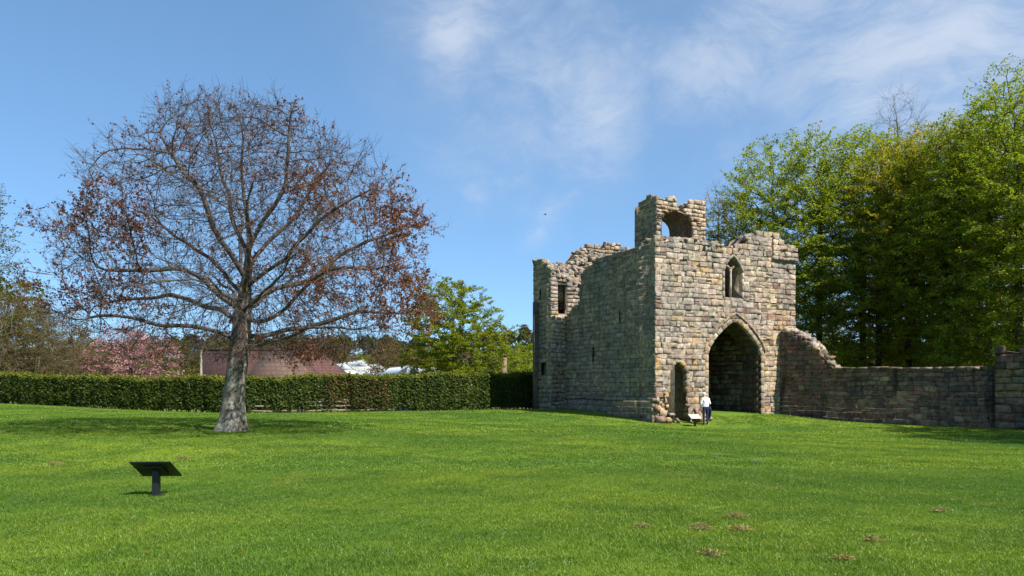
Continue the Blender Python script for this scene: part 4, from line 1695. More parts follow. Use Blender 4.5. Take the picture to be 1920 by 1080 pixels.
def build_woods():
    b1 = TreeKind(31, 17.5, 5.0, .11, .20, 1500, GREEN_A, leaves_per=19, twig_len=1.0, leaf_L=(.085, .16), flat=.65)
    b2 = TreeKind(32, 18.5, 4.6, .11, .21, 1500, GREEN_B, leaves_per=19, twig_len=1.0, leaf_L=(.085, .16), flat=.65)
    b3 = TreeKind(33, 19.0, 5.2, .10, .23, 1600, GREEN_D, leaves_per=19, twig_len=1.0, leaf_L=(.085, .16), flat=.65)
    tall = TreeKind(34, 24.0, 4.6, .30, .30, 1300, GREEN_D, leaves_per=5, twig_len=1.0, leaf_L=(.12, .22), leaf_amount=.75, flat=.6)
    bare = TreeKind(35, 22.0, 3.0, .45, .20, 700, GREEN_D, twig_len=1.3, leaf_amount=0.0, wood_twigs=4, bark=M_BARK_LIMB, tip=.011, shape='round', wig=.06)
    print('beech leaves', b1.n, b2.n, b3.n, tall.n)
    g = 'beeches behind the curtain wall'
    rows = [  # picture x, distance, kind, rotation, scale, label
        (1372, 62, b2, .3, .92, 'small fresh green beech showing just above the broken upper turret'),
        (1452, 60, b1, 1.9, 1.16, 'bright green beech rising behind the corner turret'),
        (1535, 57, b1, 4.0, 1.14, 'bright green beech whose trunk stands behind the stepped wall end'),
        (1618, 59, b3, 2.2, 1.10, 'deep green beech second along behind the low wall'),
        (1648, 54, b1, 5.2, 1.08, 'slim trunked beech between two yellowish ones behind the wall'),
        (1704, 52, b2, .9, 1.0, 'yellow green beech at the middle of the low wall'),
        (1748, 58, b3, 3.4, 1.06, 'dark beech set back between the yellow beech and the twin trunks'),
        (1778, 50, b2, 2.6, 1.0, 'yellowish beech with thick trunk, first of a close pair'),
        (1794, 50.8, b3, 5.6, .98, 'dark beech with thick trunk, second of a close pair'),
        (1852, 47, b3, 1.2, 1.0, 'shaded beech just before the ochre wall section'),
        (1912, 44, b3, 4.4, 1.0, 'dense dark beech above the ochre wall section'),
    ]
    for px, d, k, rot, s, lab in rows:
        x, y = px_xy(px, d)
        k.put('beech_tree', lab, x, y, rot, s, group=g)
    x, y = px_xy(1900, 52)
    tall.put('tall_loose_tree', 'tallest loose leaved tree towering above the beeches at the picture edge', x, y, .5, .98)
    x, y = px_xy(1830, 60)
    tall.put('tall_loose_tree', 'thin topped loose leaved tree second tallest above the beeches', x, y, 2.5, .93)
    x, y = px_xy(1688, 64)
    bare.put('bare_tree', 'bare grey tree top poking above the middle beeches', x, y, 1.0, 1.18)
    x, y = px_xy(1345, 66)
    bare.put('bare_tree', 'bare twiggy tree behind the upper turret', x, y, 2.0, .86)
    # trees of the same row outside the view shade the lawn's edge
    for px, d, k, rot in ((2030, 41, b1, .4), (2997, 21, b3, 1.0), (2571, 27, b1, 2.0)):
        x, y = px_xy(px, d)
        k.put('beech_tree', 'beech next along the row past the picture edge' if px < 2100 else ('outlying beech standing over the shaded lawn edge' if px > 2700 else 'second beech past the picture edge beside the curtain wall'), x, y, rot, .95, group='beeches beyond the picture edge')
    # second row and undergrowth
    und = TreeKind(36, 4.2, 2.6, .05, .06, 420, GREEN_A, leaves_per=7, twig_len=.7, leaf_L=(.14, .24), stems=4, shape='round', tip=.012)
    back = [(1420, 84, b3, 1.1), (1520, 88, b1, 2.2), (1665, 90, b2, 4.0), (1830, 84, b1, 3.0)]
    names = ['behind the corner turret', 'behind the stepped wall end', 'behind the yellow beech', 'behind the close pair of trunks']
    for (px, d, k, rot), nm in zip(back, names):
        x, y = px_xy(px, d)
        k.put('beech_tree', 'far row beech seen through gaps ' + nm.replace('left of', 'beside'), x, y, rot, .86, group='second row of beeches')
    for i, (px, d, s) in enumerate(((1715, 56, .8), (1590, 64, .9), (1830, 62, .85), (1480, 66, 1.0), (1660, 66, .8), (1890, 56, .8), (1550, 72, .9), (1760, 70, 1.0))):
        x, y = px_xy(px, d)
        und.put('woodland_shrub', ['sunlit lime green bush just above the wall capping', 'low bush behind the foot of the stepped wall', 'low bush behind the twin trunks', 'low bush behind the archway side',
                                   'low bush between slim trunks', 'low bush by the ochre wall section', 'far low bush behind the stepped end', 'far low bush behind the yellow beech'][i], x, y, i * 1.3, s, group='undergrowth behind the wall', cat='bush')
    # ---- beyond the hedge
    maple = TreeKind(41, 10.6, 4.9, .15, .20, 1100, MAPLE, leaves_per=22, twig_len=.75, leaf_L=(.11, .2), shape='round', flat=.7, step=.42, kill=.62)
    x, y = px_xy(855, 64)
    maple.put('maple_tree', 'rounded yellow green maple beyond the hedge beside the gatehouse', x, y, .8, 1.0, dz=.2)
    cherry = TreeKind(42, 7.2, 4.4, .22, .16, 560, PINK, leaves_per=10, twig_len=.7, leaf_L=(.10, .18), shape='round', leafm=M_BLOSSOM, flat=1.0, step=.4, kill=.6)
    x, y = px_xy(246, 66)
    cherry.put('cherry_tree', 'cherry tree in full pink blossom beyond the hedge', x, y, 0, 1.0)
    sc = TreeKind(43, 3.2, 2.4, .2, .08, 260, PINK, leaves_per=7, twig_len=.6, leaf_L=(.08, .15), shape='round', leafm=M_BLOSSOM, flat=1.0, step=.4, kill=.6)
    x, y = px_xy(322, 62)
    sc.put('cherry_tree', 'low spray of pink blossom just above the hedge top', x, y, 0, 1.0, dz=-.1)
    shrub = TreeKind(44, 8.6, 3.8, .04, .07, 950, OLIVE, leaves_per=4, twig_len=.9, leaf_L=(.08, .15), stems=7, shape='beech', bark=M_BARK_TWIG, leaf_amount=.55, flat=1.0, wood_twigs=3, tip=.011, step=.4, kill=.6)
    shrub2 = TreeKind(45, 8.8, 3.6, .04, .07, 950, BROWN, leaves_per=4, twig_len=.9, leaf_L=(.07, .14), stems=8, shape='beech', bark=M_BARK_TWIG, leaf_amount=.5, flat=1.0, wood_twigs=3, tip=.011, step=.4, kill=.6)
    lst = [(-15, 58, shrub, 1.0, 'olive twiggy shrub at the outer end of the hedge'), (52, 60, shrub2, 1.05, 'brown twiggy shrub second from the outer hedge end'), (104, 63, shrub2, .92, 'brown twiggy shrub third from the outer hedge end'),
           (150, 68, shrub, .75, 'pale olive twiggy shrub next to the pink cherry'), (-60, 62, shrub2, 1.2, 'tall brown thicket mostly beyond the picture edge'), (190, 78, shrub, .72, 'olive twiggy shrub behind the pink cherry')]
    for i, (px, d, k, s, lab) in enumerate(lst):
        x, y = px_xy(px, d)
        k.put('twiggy_shrub', lab, x, y, i * 1.7, s, group='bare shrubs beyond the hedge', cat='shrub')
    x, y = px_xy(12, 64)
    und2 = TreeKind(46, 8.6, 2.8, .1, .12, 800, [(3, (.17, .20, .025)), (2, (.13, .16, .02)), (1, (.20, .19, .035))], leaves_per=20, twig_len=.7, leaf_L=(.14, .24), shape='round', flat=.8)
    und2.put('evergreen_tree', 'rounded green tree above the brown shrubs at the outer hedge end', x, y, 0, 1.3)
    edge = TreeKind(47, 18.0, 4.2, .3, .22, 800, [(3, (.13, .14, .05)), (2, (.10, .11, .04)), (1, (.17, .15, .05))], leaves_per=5, twig_len=.9, leaf_L=(.12, .22), leaf_amount=.7, shape='round', flat=.8)
    x, y = px_xy(-45, 62)
    edge.put('silvery_tree', 'thin leaved grey green tree leaning in from the picture edge', x, y, .6, 1.05)
    # trees by the barn and the glasshouses
    r1 = TreeKind(48, 10.0, 3.6, .15, .15, 520, OLIVE, leaves_per=6, twig_len=.8, leaf_L=(.16, .28), shape='round', flat=.8, bark=M_BARK_TWIG, wood_twigs=2)
    r2 = TreeKind(49, 10.4, 3.4, .15, .15, 480, BROWN, leaves_per=4, twig_len=.9, leaf_L=(.14, .24), shape='round', flat=1.0, bark=M_BARK_TWIG, wood_twigs=3, leaf_amount=.8)
    r3 = TreeKind(50, 8.5, 3.6, .08, .15, 520, GREEN_A, leaves_per=8, twig_len=.8, leaf_L=(.18, .30), shape='round', flat=.7)
    lst = [(612, 100, r2, 1.0, 'reddish brown tree behind the barn roof end'), (682, 108, r3, .85, 'yellow green tree above the white glasshouse roofs'), (722, 90, r2, .80, 'brown half bare tree between glasshouse and maple'),
           (560, 120, r1, 1.05, 'olive tree behind the barn ridge'), (480, 118, r1, 1.0, 'olive tree behind the beech trunk and barn'), (395, 110, r1, .95, 'olive tree behind the red barn roof end'),
           (318, 92, r3, .56, 'small lime green bush beside the pink cherry'), (345, 104, r1, .9, 'dark olive tree between cherry and barn'), (150, 110, r1, 1.05, 'olive tree behind the twiggy shrubs and cherry'),
           (90, 118, r1, 1.1, 'olive tree far behind the brown shrubs'), (260, 120, r1, 1.0, 'olive tree far behind the cherry'), (762, 92, r1, .72, 'olive tree close behind the maple'), (790, 110, r2, .9, 'brown tree far behind the maple'),
           (985, 88, r3, .85, 'fresh green round tree against the stair turret'), (966, 120, r3, .98, 'pale green tree behind the round one by the gatehouse'), (1010, 104, r3, .9, 'green tree half hidden by the stair turret'),
           (640, 130, r1, 1.1, 'olive tree far behind the glasshouses'), (930, 96, r1, .55, 'low brownish bush between maple and round tree'), (440, 135, r2, 1.15, 'brown tree far behind the barn')]
    for i, (px, d, k, s, lab) in enumerate(lst):
        x, y = px_xy(px, d)
        k.put('background_tree', lab, x, y, i * 2.1, s, group='trees beyond the hedge', dz=.3)
    # conifer tip on the sky line
    con = TreeKind(51, 9.0, 1.4, .1, .12, 240, [(1, (.03, .05, .03))], leaves_per=8, twig_len=.5, leaf_L=(.14, .24), shape='cone', flat=.8)
    x, y = px_xy(973, 150)
    con.put('conifer_tree', 'dark narrow conifer tip far off beside the stair turret', x, y, 0, .92)


build_woods()


def build_far_woodland():
    rng = np.random.default_rng(3)
    bag = Bag()
    P, N, S, Cc = [], [], [], []
    pal = [(3, (.085, .085, .035)), (3, (.07, .08, .03)), (2, (.10, .08, .05)), (2, (.08, .10, .03)), (1, (.05, .06, .035))]
    for _ in range(950):
        x = rng.uniform(-330, 300)
        y = rng.uniform(270, 410)
        z = HILL(x, y)
        h = rng.uniform(7, 12)
        r = rng.uniform(2.8, 5)
        c = leaf_colours(1, pal, rng)[0]
        n = 130
        d = unit(rng.normal(0, 1, (n, 3)))
        d[:, 2] = np.abs(d[:, 2]) * 1.1 - .3
        q = rng.uniform(.7, 1.08, (n, 1))
        P.append(np.array([x, y, z + h * .55]) + d * np.array([r, r, h * .5]) * q)
        N.append(unit(d + rng.normal(0, .5, d.shape)))
        S.append(rng.uniform(.9, 1.9, n))
        Cc.append(np.clip(c * rng.uniform(.75, 1.25, (n, 1)), 0, 1))
    P, N, S, Cc = np.concatenate(P), np.concatenate(N), np.concatenate(S), np.concatenate(Cc)
    d = unit(np.cross(N, rng.normal(0, 1, N.shape)))
    leaf_quads(P, d, N, S, S * .8, Cc, bag)
    o = link('far_woodland', bag.mesh('far_woodland', M_LEAF))
    tag(o, 'distant olive and brown woodland covering the low horizon ridge', 'woodland', kind='stuff')


build_far_woodland()


# ------------------------------------------------------------------ hedge and rail fence
HEDGE_LINE = [at(-120, 0, 57.0), at(0, 0, 54.0), at(200, 0, 51), at(430, 0, 48.5), at(700, 0, 50), at(860, 0, 52), at(1010, 0, 55.0)]
HEDGE_TOPZ = [2.45, 2.30, 2.02, 1.98, 2.16, 2.26, 2.36]
HP = np.array([(p.x, p.y) for p in HEDGE_LINE])
HD = np.r_[0, np.cumsum(np.linalg.norm(np.diff(HP, axis=0), axis=1))]


def hedge_at(t):
    x = np.interp(t, HD, HP[:, 0])
    y = np.interp(t, HD, HP[:, 1])
    e = .4
    dx = np.interp(np.minimum(t + e, HD[-1]), HD, HP[:, 0]) - np.interp(np.maximum(t - e, 0), HD, HP[:, 0])
    dy = np.interp(np.minimum(t + e, HD[-1]), HD, HP[:, 1]) - np.interp(np.maximum(t - e, 0), HD, HP[:, 1])
    l = np.hypot(dx, dy)
    return x, y, dx / l, dy / l, np.interp(t, HD, HEDGE_TOPZ)


def build_hedge():
    rng = np.random.default_rng(9)
    T = HD[-1]
    x0, y0 = HP[3]
    base = np.array([x0, y0, gz(x0, y0)])
    h = empty('hedge', base, 'long clipped beech hedge closing the far side of the lawn', 'hedge')
    n = 165000
    t = rng.uniform(0, T, n)
    which = rng.random(n)
    x, y, dx, dy, top = hedge_at(t)
    nx, ny = dy, -dx                                   # towards the viewer
    g = ground(x, y)
    half = .62 + .06 * np.sin(t * 1.3) + .05 * np.sin(t * 3.7 + 1) + .04 * np.sin(t * 8)
    u = rng.random(n)
    gap = .05 + .12 * (np.sin(t * .9) * .5 + .5) + .10 * (np.sin(t * 2.9 + 1) * .5 + .5)
    topn = top + .06 * np.sin(t * .8 + 1) + .05 * np.sin(t * 2.1) + .04 * np.sin(t * 5.3) + .03 * np.sin(t * 13.1 + 2) + np.where(rng.random(n) < .02, rng.uniform(0, .22, n), 0)
    face = which < .50
    topf = (which >= .50) & (which < .66)
    z = g + gap + (topn - g - gap) * u ** .85
    off = half + rng.normal(0, .06, n) - .10 * (1 - np.minimum(1, (z - g) / .8))
    # top layer
    z = np.where(topf, topn + rng.normal(0, .05, n), z)
    off = np.where(topf, rng.uniform(-.62, .66, n), off)
    inner = which >= .66
    off = np.where(inner, rng.uniform(-.6, .55, n), off)
    p = np.c_[x + nx * off, y + ny * off, z]
    out = np.c_[nx, ny, np.zeros(n)]
    nr = np.where(topf[:, None], np.array([0, 0, 1.0]), out * .8 + np.array([0, 0, .5])) + rng.normal(0, .55, (n, 3))
    d = np.c_[dx, dy, np.full(n, -.3)] * rng.choice([-1, 1], n)[:, None] + rng.normal(0, .6, (n, 3))
    cols = leaf_colours(n, [(4, (.048, .076, .012)), (3, (.064, .096, .014)), (2, (.036, .058, .011)), (1.2, (.10, .125, .02)), (.3, (.085, .05, .022))], rng)
    fresh = topf | (z > topn - .12)
    cols[fresh] = leaf_colours(int(fresh.sum()), [(3, (.12, .14, .018)), (2, (.15, .155, .022)), (1, (.08, .11, .016))], rng)
    # coppery young leaves in one stretch
    px = x / y * F + 960
    cop = (px > 610) & (px < 730) & (rng.random(n) < .4) & (z < topn - .1)
    cols[cop] = leaf_colours(int(cop.sum()), [(2, (.12, .055, .025)), (1, (.09, .06, .02))], rng)
    bag = Bag()
    L = rng.uniform(.09, .17, n) * np.where(inner, 1.5, 1.0)
    leaf_quads(p, d, unit(nr), L, L * .62, cols, bag)
    link('foliage', bag.mesh('foliage', M_LEAF_HEDGE, False, base), None, h, base)
    # upright stems seen through the thin foot
    bag = Bag()
    ts = np.arange(0, T, .22) + rng.uniform(-.08, .08, len(np.arange(0, T, .22)))
    ts = np.repeat(np.clip(ts, 0, T), 2)
    x, y, dx, dy, top = hedge_at(ts)
    o = rng.uniform(-.25, .25, len(ts))
    g = ground(x, y)
    p0 = np.c_[x + dy * o, y - dx * o, g - .1]
    d0 = unit(np.c_[rng.normal(0, .16, len(ts)), rng.normal(0, .16, len(ts)), np.ones(len(ts))])
    p1 = p0 + d0 * (top - g)[:, None]
    v, f = frusta(p0, p1, rng.uniform(.018, .035, len(ts)), np.full(len(ts), .01), d0, d0, 5)
    bag.add(v, f)
    link('stems', bag.mesh('stems', M_BARK_DARK, True, base), None, h, base)
    # post and rail fence along the foot of the hedge
    ta = np.interp(-5, [-10, 0], [0, 0])

    def t_of(pxx):
        tt = np.linspace(0, T, 800)
        xx, yy, _, _, _ = hedge_at(tt)
        return float(np.interp(pxx, xx / yy * F + 960, tt))
    a, b = t_of(468), t_of(735)
    x, y, dx, dy, _ = hedge_at(np.array([a]))
    fb = np.array([x[0], y[0], gz(x[0], y[0])])
    fe = empty('rail_fence', fb, 'low weathered post and rail fence at the foot of the hedge', 'fence')
    np_ = 7
    tp = np.linspace(a, b, np_)
    pts = []
    for k, tt in enumerate(tp):
        x, y, dx, dy, _ = (float(q[0]) for q in hedge_at(np.array([tt])))
        q = np.array([x + dy * .52, y - dx * .52, 0])
        q[2] = gz(q[0], q[1])
        pts.append(q)
        c = q + UP * .38
        v, f = box_arrays(c, np.array([dx, dy, 0]) * .05, np.array([-dy, dx, 0]) * .05, UP * .46)
        link('post', np_mesh('post', v, f, None, False, M_WOOD, c), None, fe, c)
    for k in range(np_ - 1):
        for hh in (.14, .42, .68):
            if hh > .6 and k not in (1, 2, 3):
                continue
            p, q = pts[k] + UP * (hh + rng.normal(0, .02)), pts[k + 1] + UP * (hh + rng.normal(0, .02))
            ax = (q - p) / 2
            l = ax / np.linalg.norm(ax)
            side = np.array([l[1], -l[0], 0])
            c = (p + q) / 2 + side * .075
            v, f = box_arrays(c, ax * .995, side * .02, UP * .045)
            link('rail', np_mesh('rail', v, f, None, False, M_WOOD, c), None, fe, c)


build_hedge()


# ------------------------------------------------------------------ barn, glasshouses, posts beyond the hedge
def roof_mat(name, a, b, row=.28):
    m, nt, out = new_mat(name)
    L = nt.links.new
    p = position(nt)
    br = nt.nodes.new('ShaderNodeTexBrick')
    mp = nt.nodes.new('ShaderNodeMapping')
    mp.inputs['Rotation'].default_value = (math.radians(90), 0, 0)
    L(p, mp.inputs[0])
    L(mp.outputs[0], br.inputs['Vector'])
    br.inputs['Color1'].default_value = (*a, 1)
    br.inputs['Color2'].default_value = (*b, 1)
    br.inputs['Mortar'].default_value = (*(x * .45 for x in a), 1)
    br.inputs['Scale'].default_value = 1.0
    br.inputs['Brick Width'].default_value = row * 1.3
    br.inputs['Row Height'].default_value = row
    br.inputs['Mortar Size'].default_value = .03
    c = mixc(nt, ramp(nt, noise(nt, p, 1.2, 5, .6), .3, .7, 0, .6), br.outputs['Color'], tuple(x * .6 for x in a))
    bs = nd(nt, 'ShaderNodeBsdfPrincipled', Roughness=.85)
    L(c, bs.inputs['Base Color'])
    bm = nd(nt, 'ShaderNodeBump', Strength=.8, Distance=.06)
    L(br.outputs['Fac'], bm.inputs['Height'])
    bm.invert = True
    L(bm.outputs[0], bs.inputs['Normal'])
    L(bs.outputs[0], out.inputs['Surface'])
    return m


def slab(pts, th, n=None):
    """thick polygon from coplanar points"""
    P = np.array(pts, float)
    nn = np.cross(P[1] - P[0], P[2] - P[0])
    nn = nn / np.linalg.norm(nn)
    k = len(P)
    v = np.concatenate([P, P - nn * th])
    i = np.arange(k)
    j = (i + 1) % k
    return v, [np.arange(k)[None], (np.arange(k)[::-1] + k)[None], np.c_[i + k, j + k, j, i]]


def build_barn():
    D = 78.0
    red = roof_mat('red_tile_roof', (.125, .052, .038), (.09, .04, .031), .3)
    tan = roof_mat('brown_stone_roof', (.14, .082, .056), (.10, .06, .042), .42)
    wallm = plain_mat('barn_wall', (.27, .21, .16), .9, .25, 2, .3)
    a = at(372, 712, D)
    z0 = gz(a.x, a.y + 3) - .2
    base = np.array([at(505, 0, D).x, D, z0])
    g = empty('barn', base, 'barn with red tiled roof and brown stone roofed wing beyond the hedge', 'barn')

    def Q(px, py, d):
        p = at(px, py, d)
        return np.array([p.x, p.y, p.z])
    ez = Q(500, 714, D)[2]
    # front slope of the long roof, hipped at the far end
    rl, rr = Q(384, 657, D + 4), Q(598, 656, D + 4)
    el, er = Q(372, 716, D), Q(642, 716, D)
    v, f = slab([el, er, rr, rl], .18)
    b = Bag(); b.add(v, f)
    ro = link('roof', b.mesh('roof', red, False, base), None, g, base)
    ro['label'] = 'long dull red tiled roof'
    back_r, back_l = er + (0, 8, 0), el + (0, 8, 0)
    b = Bag()
    b.add(*slab([er + (.02, .03, 0), back_r, rr + (.02, 0, 0)], .16))
    b.add(*slab([back_r, back_l, rl + (0, .02, 0), rr + (0, .02, 0)], .16))
    link('rear_slope', b.mesh('rear_slope', red, False, base), None, ro, base)
    c = (rl + rr) / 2 + (0, 0, .06)
    v, f = box_arrays(c, (rr - rl) / 2, np.array([0, .14, 0]), UP * .1)
    link('ridge', np_mesh('ridge', v, f, None, False, red, base), None, ro, base)
    # stone roofed wing in front
    w0, w1, w2, w3 = Q(458, 718, D - 4.2), Q(590, 718, D - 4.2), Q(556, 661, D + .6), Q(492, 661, D + .6)
    w2[2] = w3[2] = min(w2[2], rl[2] - .15)
    b = Bag(); b.add(*slab([w0, w1, w2, w3], .16))
    link('wing_roof', b.mesh('wing_roof', tan, False, base), None, g, base)
    b = Bag()
    b.add(*slab([w1 + (.02, 0, 0), w1 + (.3, 4.6, 0), w2 + (.02, .02, 0)], .14))
    b.add(*slab([w0 + (-.3, 4.6, 0), w0 + (-.02, 0, 0), w3 + (-.02, .02, 0)], .14))
    link('wing_hip', b.mesh('wing_hip', red, False, base), None, g, base)
    # walls
    b = Bag()
    c = (el + er) / 2
    v, f = box_arrays(np.array([c[0], D + 4, (z0 + ez) / 2 - .1]), np.array([(er[0] - el[0]) / 2 - .3, 0, 0]), np.array([0, 3.6, 0]), UP * ((ez - z0) / 2 + .05))
    b.add(v, f)
    v, f = box_arrays(np.array([(w0[0] + w1[0]) / 2, D - 1.6, (z0 + ez) / 2 - .15]), np.array([(w1[0] - w0[0]) / 2 - .3, 0, 0]), np.array([0, 2.2, 0]), UP * ((ez - z0) / 2))
    b.add(v, f)
    link('wall', b.mesh('wall', wallm, False, base), None, g, base)


build_barn()


def build_glasshouses():
    white = plain_mat('white_glazing', (.46, .49, .50), .3, .06, 3, .02)
    frame = plain_mat('white_frame', (.45, .46, .46), .5, .1, 6, .02)
    gk = 'white glasshouses beyond the hedge'

    def house(pxl, pxr, py_ridge, D, depth, lab, skew):
        l, r = at(pxl, 0, D), at(pxr, 0, D)
        w = r.x - l.x
        zr = EYE - (py_ridge - HOR) / F * D
        ze = zr - w * .36
        cx = (l.x + r.x) / 2
        base = np.array([cx, D, gz(cx, D)])
        g = empty('glasshouse', base, lab, 'glasshouse', gk)
        q = np.array([skew, depth, 0])
        A, B, Cp = np.array([l.x, D, ze]), np.array([r.x, D, ze]), np.array([cx, D, zr])
        n = 7
        for nm, p0 in (('a', A), ('b', B)):
            for k in range(n):
                t0, t1 = (k + .04) / n, (k + .96) / n
                pts = [p0 + q * t0, p0 + q * t1, Cp + q * t1, Cp + q * t0]
                if nm == 'b':
                    pts = pts[::-1]
                v, f = slab(pts, .03)
                b = Bag(); b.add(v, f)
                c = sum(pts) / 4
                link('pane', b.mesh('pane', white, False, c), None, g, c)
        b = Bag()
        b.add(*slab([A, B, Cp], .05))
        z0 = base[2] - .2
        b.add(*slab([np.array([A[0], D, z0]), np.array([B[0], D, z0]), B, A], .05))
        for p0, p1 in ((A, A + q), (B, B + q), (Cp, Cp + q)):
            c = (p0 + p1) / 2
            b.add(*box_arrays(c, q / 2, np.array([.05, 0, 0]), UP * .05))
        for k in range(n + 1):
            for p0 in (A, B):
                s, e = p0 + q * k / n, Cp + q * k / n
                b.add(*box_arrays((s + e) / 2 - UP * .03, (e - s) / 2, np.array([0, .03, 0]), UP * .025))
        b.add(*slab([np.array([A[0], D, z0]), A, A + q, np.array([A[0], D, z0]) + q], .04))
        b.add(*slab([np.array([B[0], D, z0]), np.array([B[0], D, z0]) + q, B + q, B], .04))
        link('frame', b.mesh('frame', frame, False, base), None, g, base)
    house(628, 668, 680, 92, 12, 'white gabled glasshouse next to the barn roof', -5.0)
    house(664, 698, 675, 92.5, 12, 'white gabled glasshouse in the middle of three', -5.0)
    house(694, 724, 682, 93, 12, 'white gabled glasshouse farthest from the barn', -5.0)
    house(742, 792, 686, 70, 8, 'low white glasshouse under the maple leaves', -3.0)
    house(792, 836, 688, 71, 8, 'low white glasshouse behind the maple trunk', -3.0)


build_glasshouses()


def build_posts():
    m = plain_mat('pale_post', (.33, .29, .23), .85, .2, 5, .2)
    x, y = px_xy(377, 72)
    z = gz(x, y)
    t = empty('timber_pole', (x, y, z), 'pale upright timber pole beside the barn', 'pole')
    top = EYE + (HOR - 652) / F * 72
    v, f = frusta(np.array([[x, y, z - .3]]), np.array([[x, y, top]]), np.array([.13]), np.array([.10]), np.array([[0, 0, 1.]]), np.array([[0, 0, 1.]]), 10)
    base = np.array([x, y, z])
    link('shaft', np_mesh('shaft', v, f, None, True, m, base), None, t, base)
    v, f = box_arrays(np.array([x, y, top + .03]), (.16, 0, 0), (0, .16, 0), (0, 0, .05))
    link('cap', np_mesh('cap', v, f, None, False, m, base), None, t, base)
    m2 = plain_mat('brown_brick', (.17, .10, .075), .9, .3, 6, .4)
    x, y = px_xy(945, 74)
    z = gz(x, y)
    base = np.array([x, y, z])
    t = empty('brick_pillar', base, 'narrow reddish brown pillar between the maple and the round tree', 'pillar')
    top = EYE + (HOR - 668) / F * 74
    v, f = box_arrays(np.array([x, y, (z + top) / 2]), (.27, 0, 0), (0, .27, 0), (0, 0, (top - z) / 2))
    link('shaft', np_mesh('shaft', v, f, None, False, m2, base), None, t, base)
    v, f = box_arrays(np.array([x, y, top + .06]), (.34, 0, 0), (0, .34, 0), (0, 0, .06))
    link('cap', np_mesh('cap', v, f, None, False, m2, base), None, t, base)


build_posts()


# ------------------------------------------------------------------ lecterns, person, bird
def build_lectern(loc, yaw, label, high, low, width, depth, pale):
    """angled information panel on a post; reader stands on the +Y side of its own frame"""
    x, y = loc
    z = gz(x, y)
    t = empty('information_lectern', (x, y, z), label, 'lectern')
    t.rotation_euler = (0, 0, yaw)

    def part(name, bm_fn, mat, bev=.006):
        bm = bmesh.new()
        bm_fn(bm)
        bmesh.ops.recalc_face_normals(bm, faces=bm.faces)
        bmesh.ops.bevel(bm, geom=bm.edges[:], offset=bev, segments=2, affect='EDGES', clamp_overlap=True)
        me = bpy.data.meshes.new(name)
        bm.to_mesh(me)
        bm.free()
        me.materials.append(mat)
        o = bpy.data.objects.new(name, me)
        COL.objects.link(o)
        o.parent = t
        return o

    def box(bm, c, h, shear=0.0):
        vs = []
        for sz in (-1, 1):
            for sy in (-1, 1):
                for sx in (-1, 1):
                    vs.append(bm.verts.new((c[0] + sx * h[0], c[1] + sy * h[1], c[2] + sz * h[2] + shear * sy)))
        for q in ((0, 2, 3, 1), (4, 5, 7, 6), (0, 1, 5, 4), (2, 6, 7, 3), (0, 4, 6, 2), (1, 3, 7, 5)):
            bm.faces.new([vs[i] for i in q])
    mid = (high + low) / 2
    sh = -(high - low) / 2
    part('panel', lambda bm: box(bm, (0, 0, mid), (width / 2, depth / 2, .011), sh), M_BLACK)
    part('print_sheet', lambda bm: box(bm, (0, 0, mid + .0145), (width / 2 - .03, depth / 2 - .03, .003), sh * (depth / 2 - .03) / (depth / 2)), M_PANEL, .001)
    part('post', lambda bm: box(bm, (0, .0, (mid - .02 - .2) / 2), (.050, .050, (mid - .02 + .2) / 2)), M_BLACK)
    part('bracket', lambda bm: box(bm, (0, 0, mid - .028), (width * .24, depth * .28, .01), sh * .56), M_BLACK)
    part('foot_plate', lambda bm: box(bm, (0, 0, .012), (.10, .10, .012)), M_BLACK)
    return t


p = at(293, 0, 12.2)
build_lectern((p.x, p.y), math.radians(4), 'black information lectern seen from behind on the near lawn', .56, .29, .62, .52, False)
p = at(1303, 0, 40.2)
build_lectern((p.x, p.y), math.radians(180 + 8), 'lectern with pale sunlit panel beside the standing person', .62, .40, .62, .55, True)


def skin_mesh(name, joints, edges, root):
    me = bpy.data.meshes.new(name + '_skeleton')
    me.from_pydata([j[0] for j in joints], edges, [])
    o = bpy.data.objects.new(name + '_skeleton', me)
    COL.objects.link(o)
    m = o.modifiers.new('skin', 'SKIN')
    m.use_smooth_shade = True
    sv = me.skin_vertices[0].data
    for i, j in enumerate(joints):
        r = j[1]
        sv[i].radius = (r, r) if not isinstance(r, tuple) else r
        sv[i].use_root = (i == root)
    s = o.modifiers.new('sub', 'SUBSURF')
    s.levels = 2
    s.render_levels = 2
    dg = bpy.context.evaluated_depsgraph_get()
    ev = o.evaluated_get(dg)
    out = bpy.data.meshes.new_from_object(ev, depsgraph=dg)
    out.name = name
    bpy.data.objects.remove(o)
    bpy.data.meshes.remove(me)
    return out


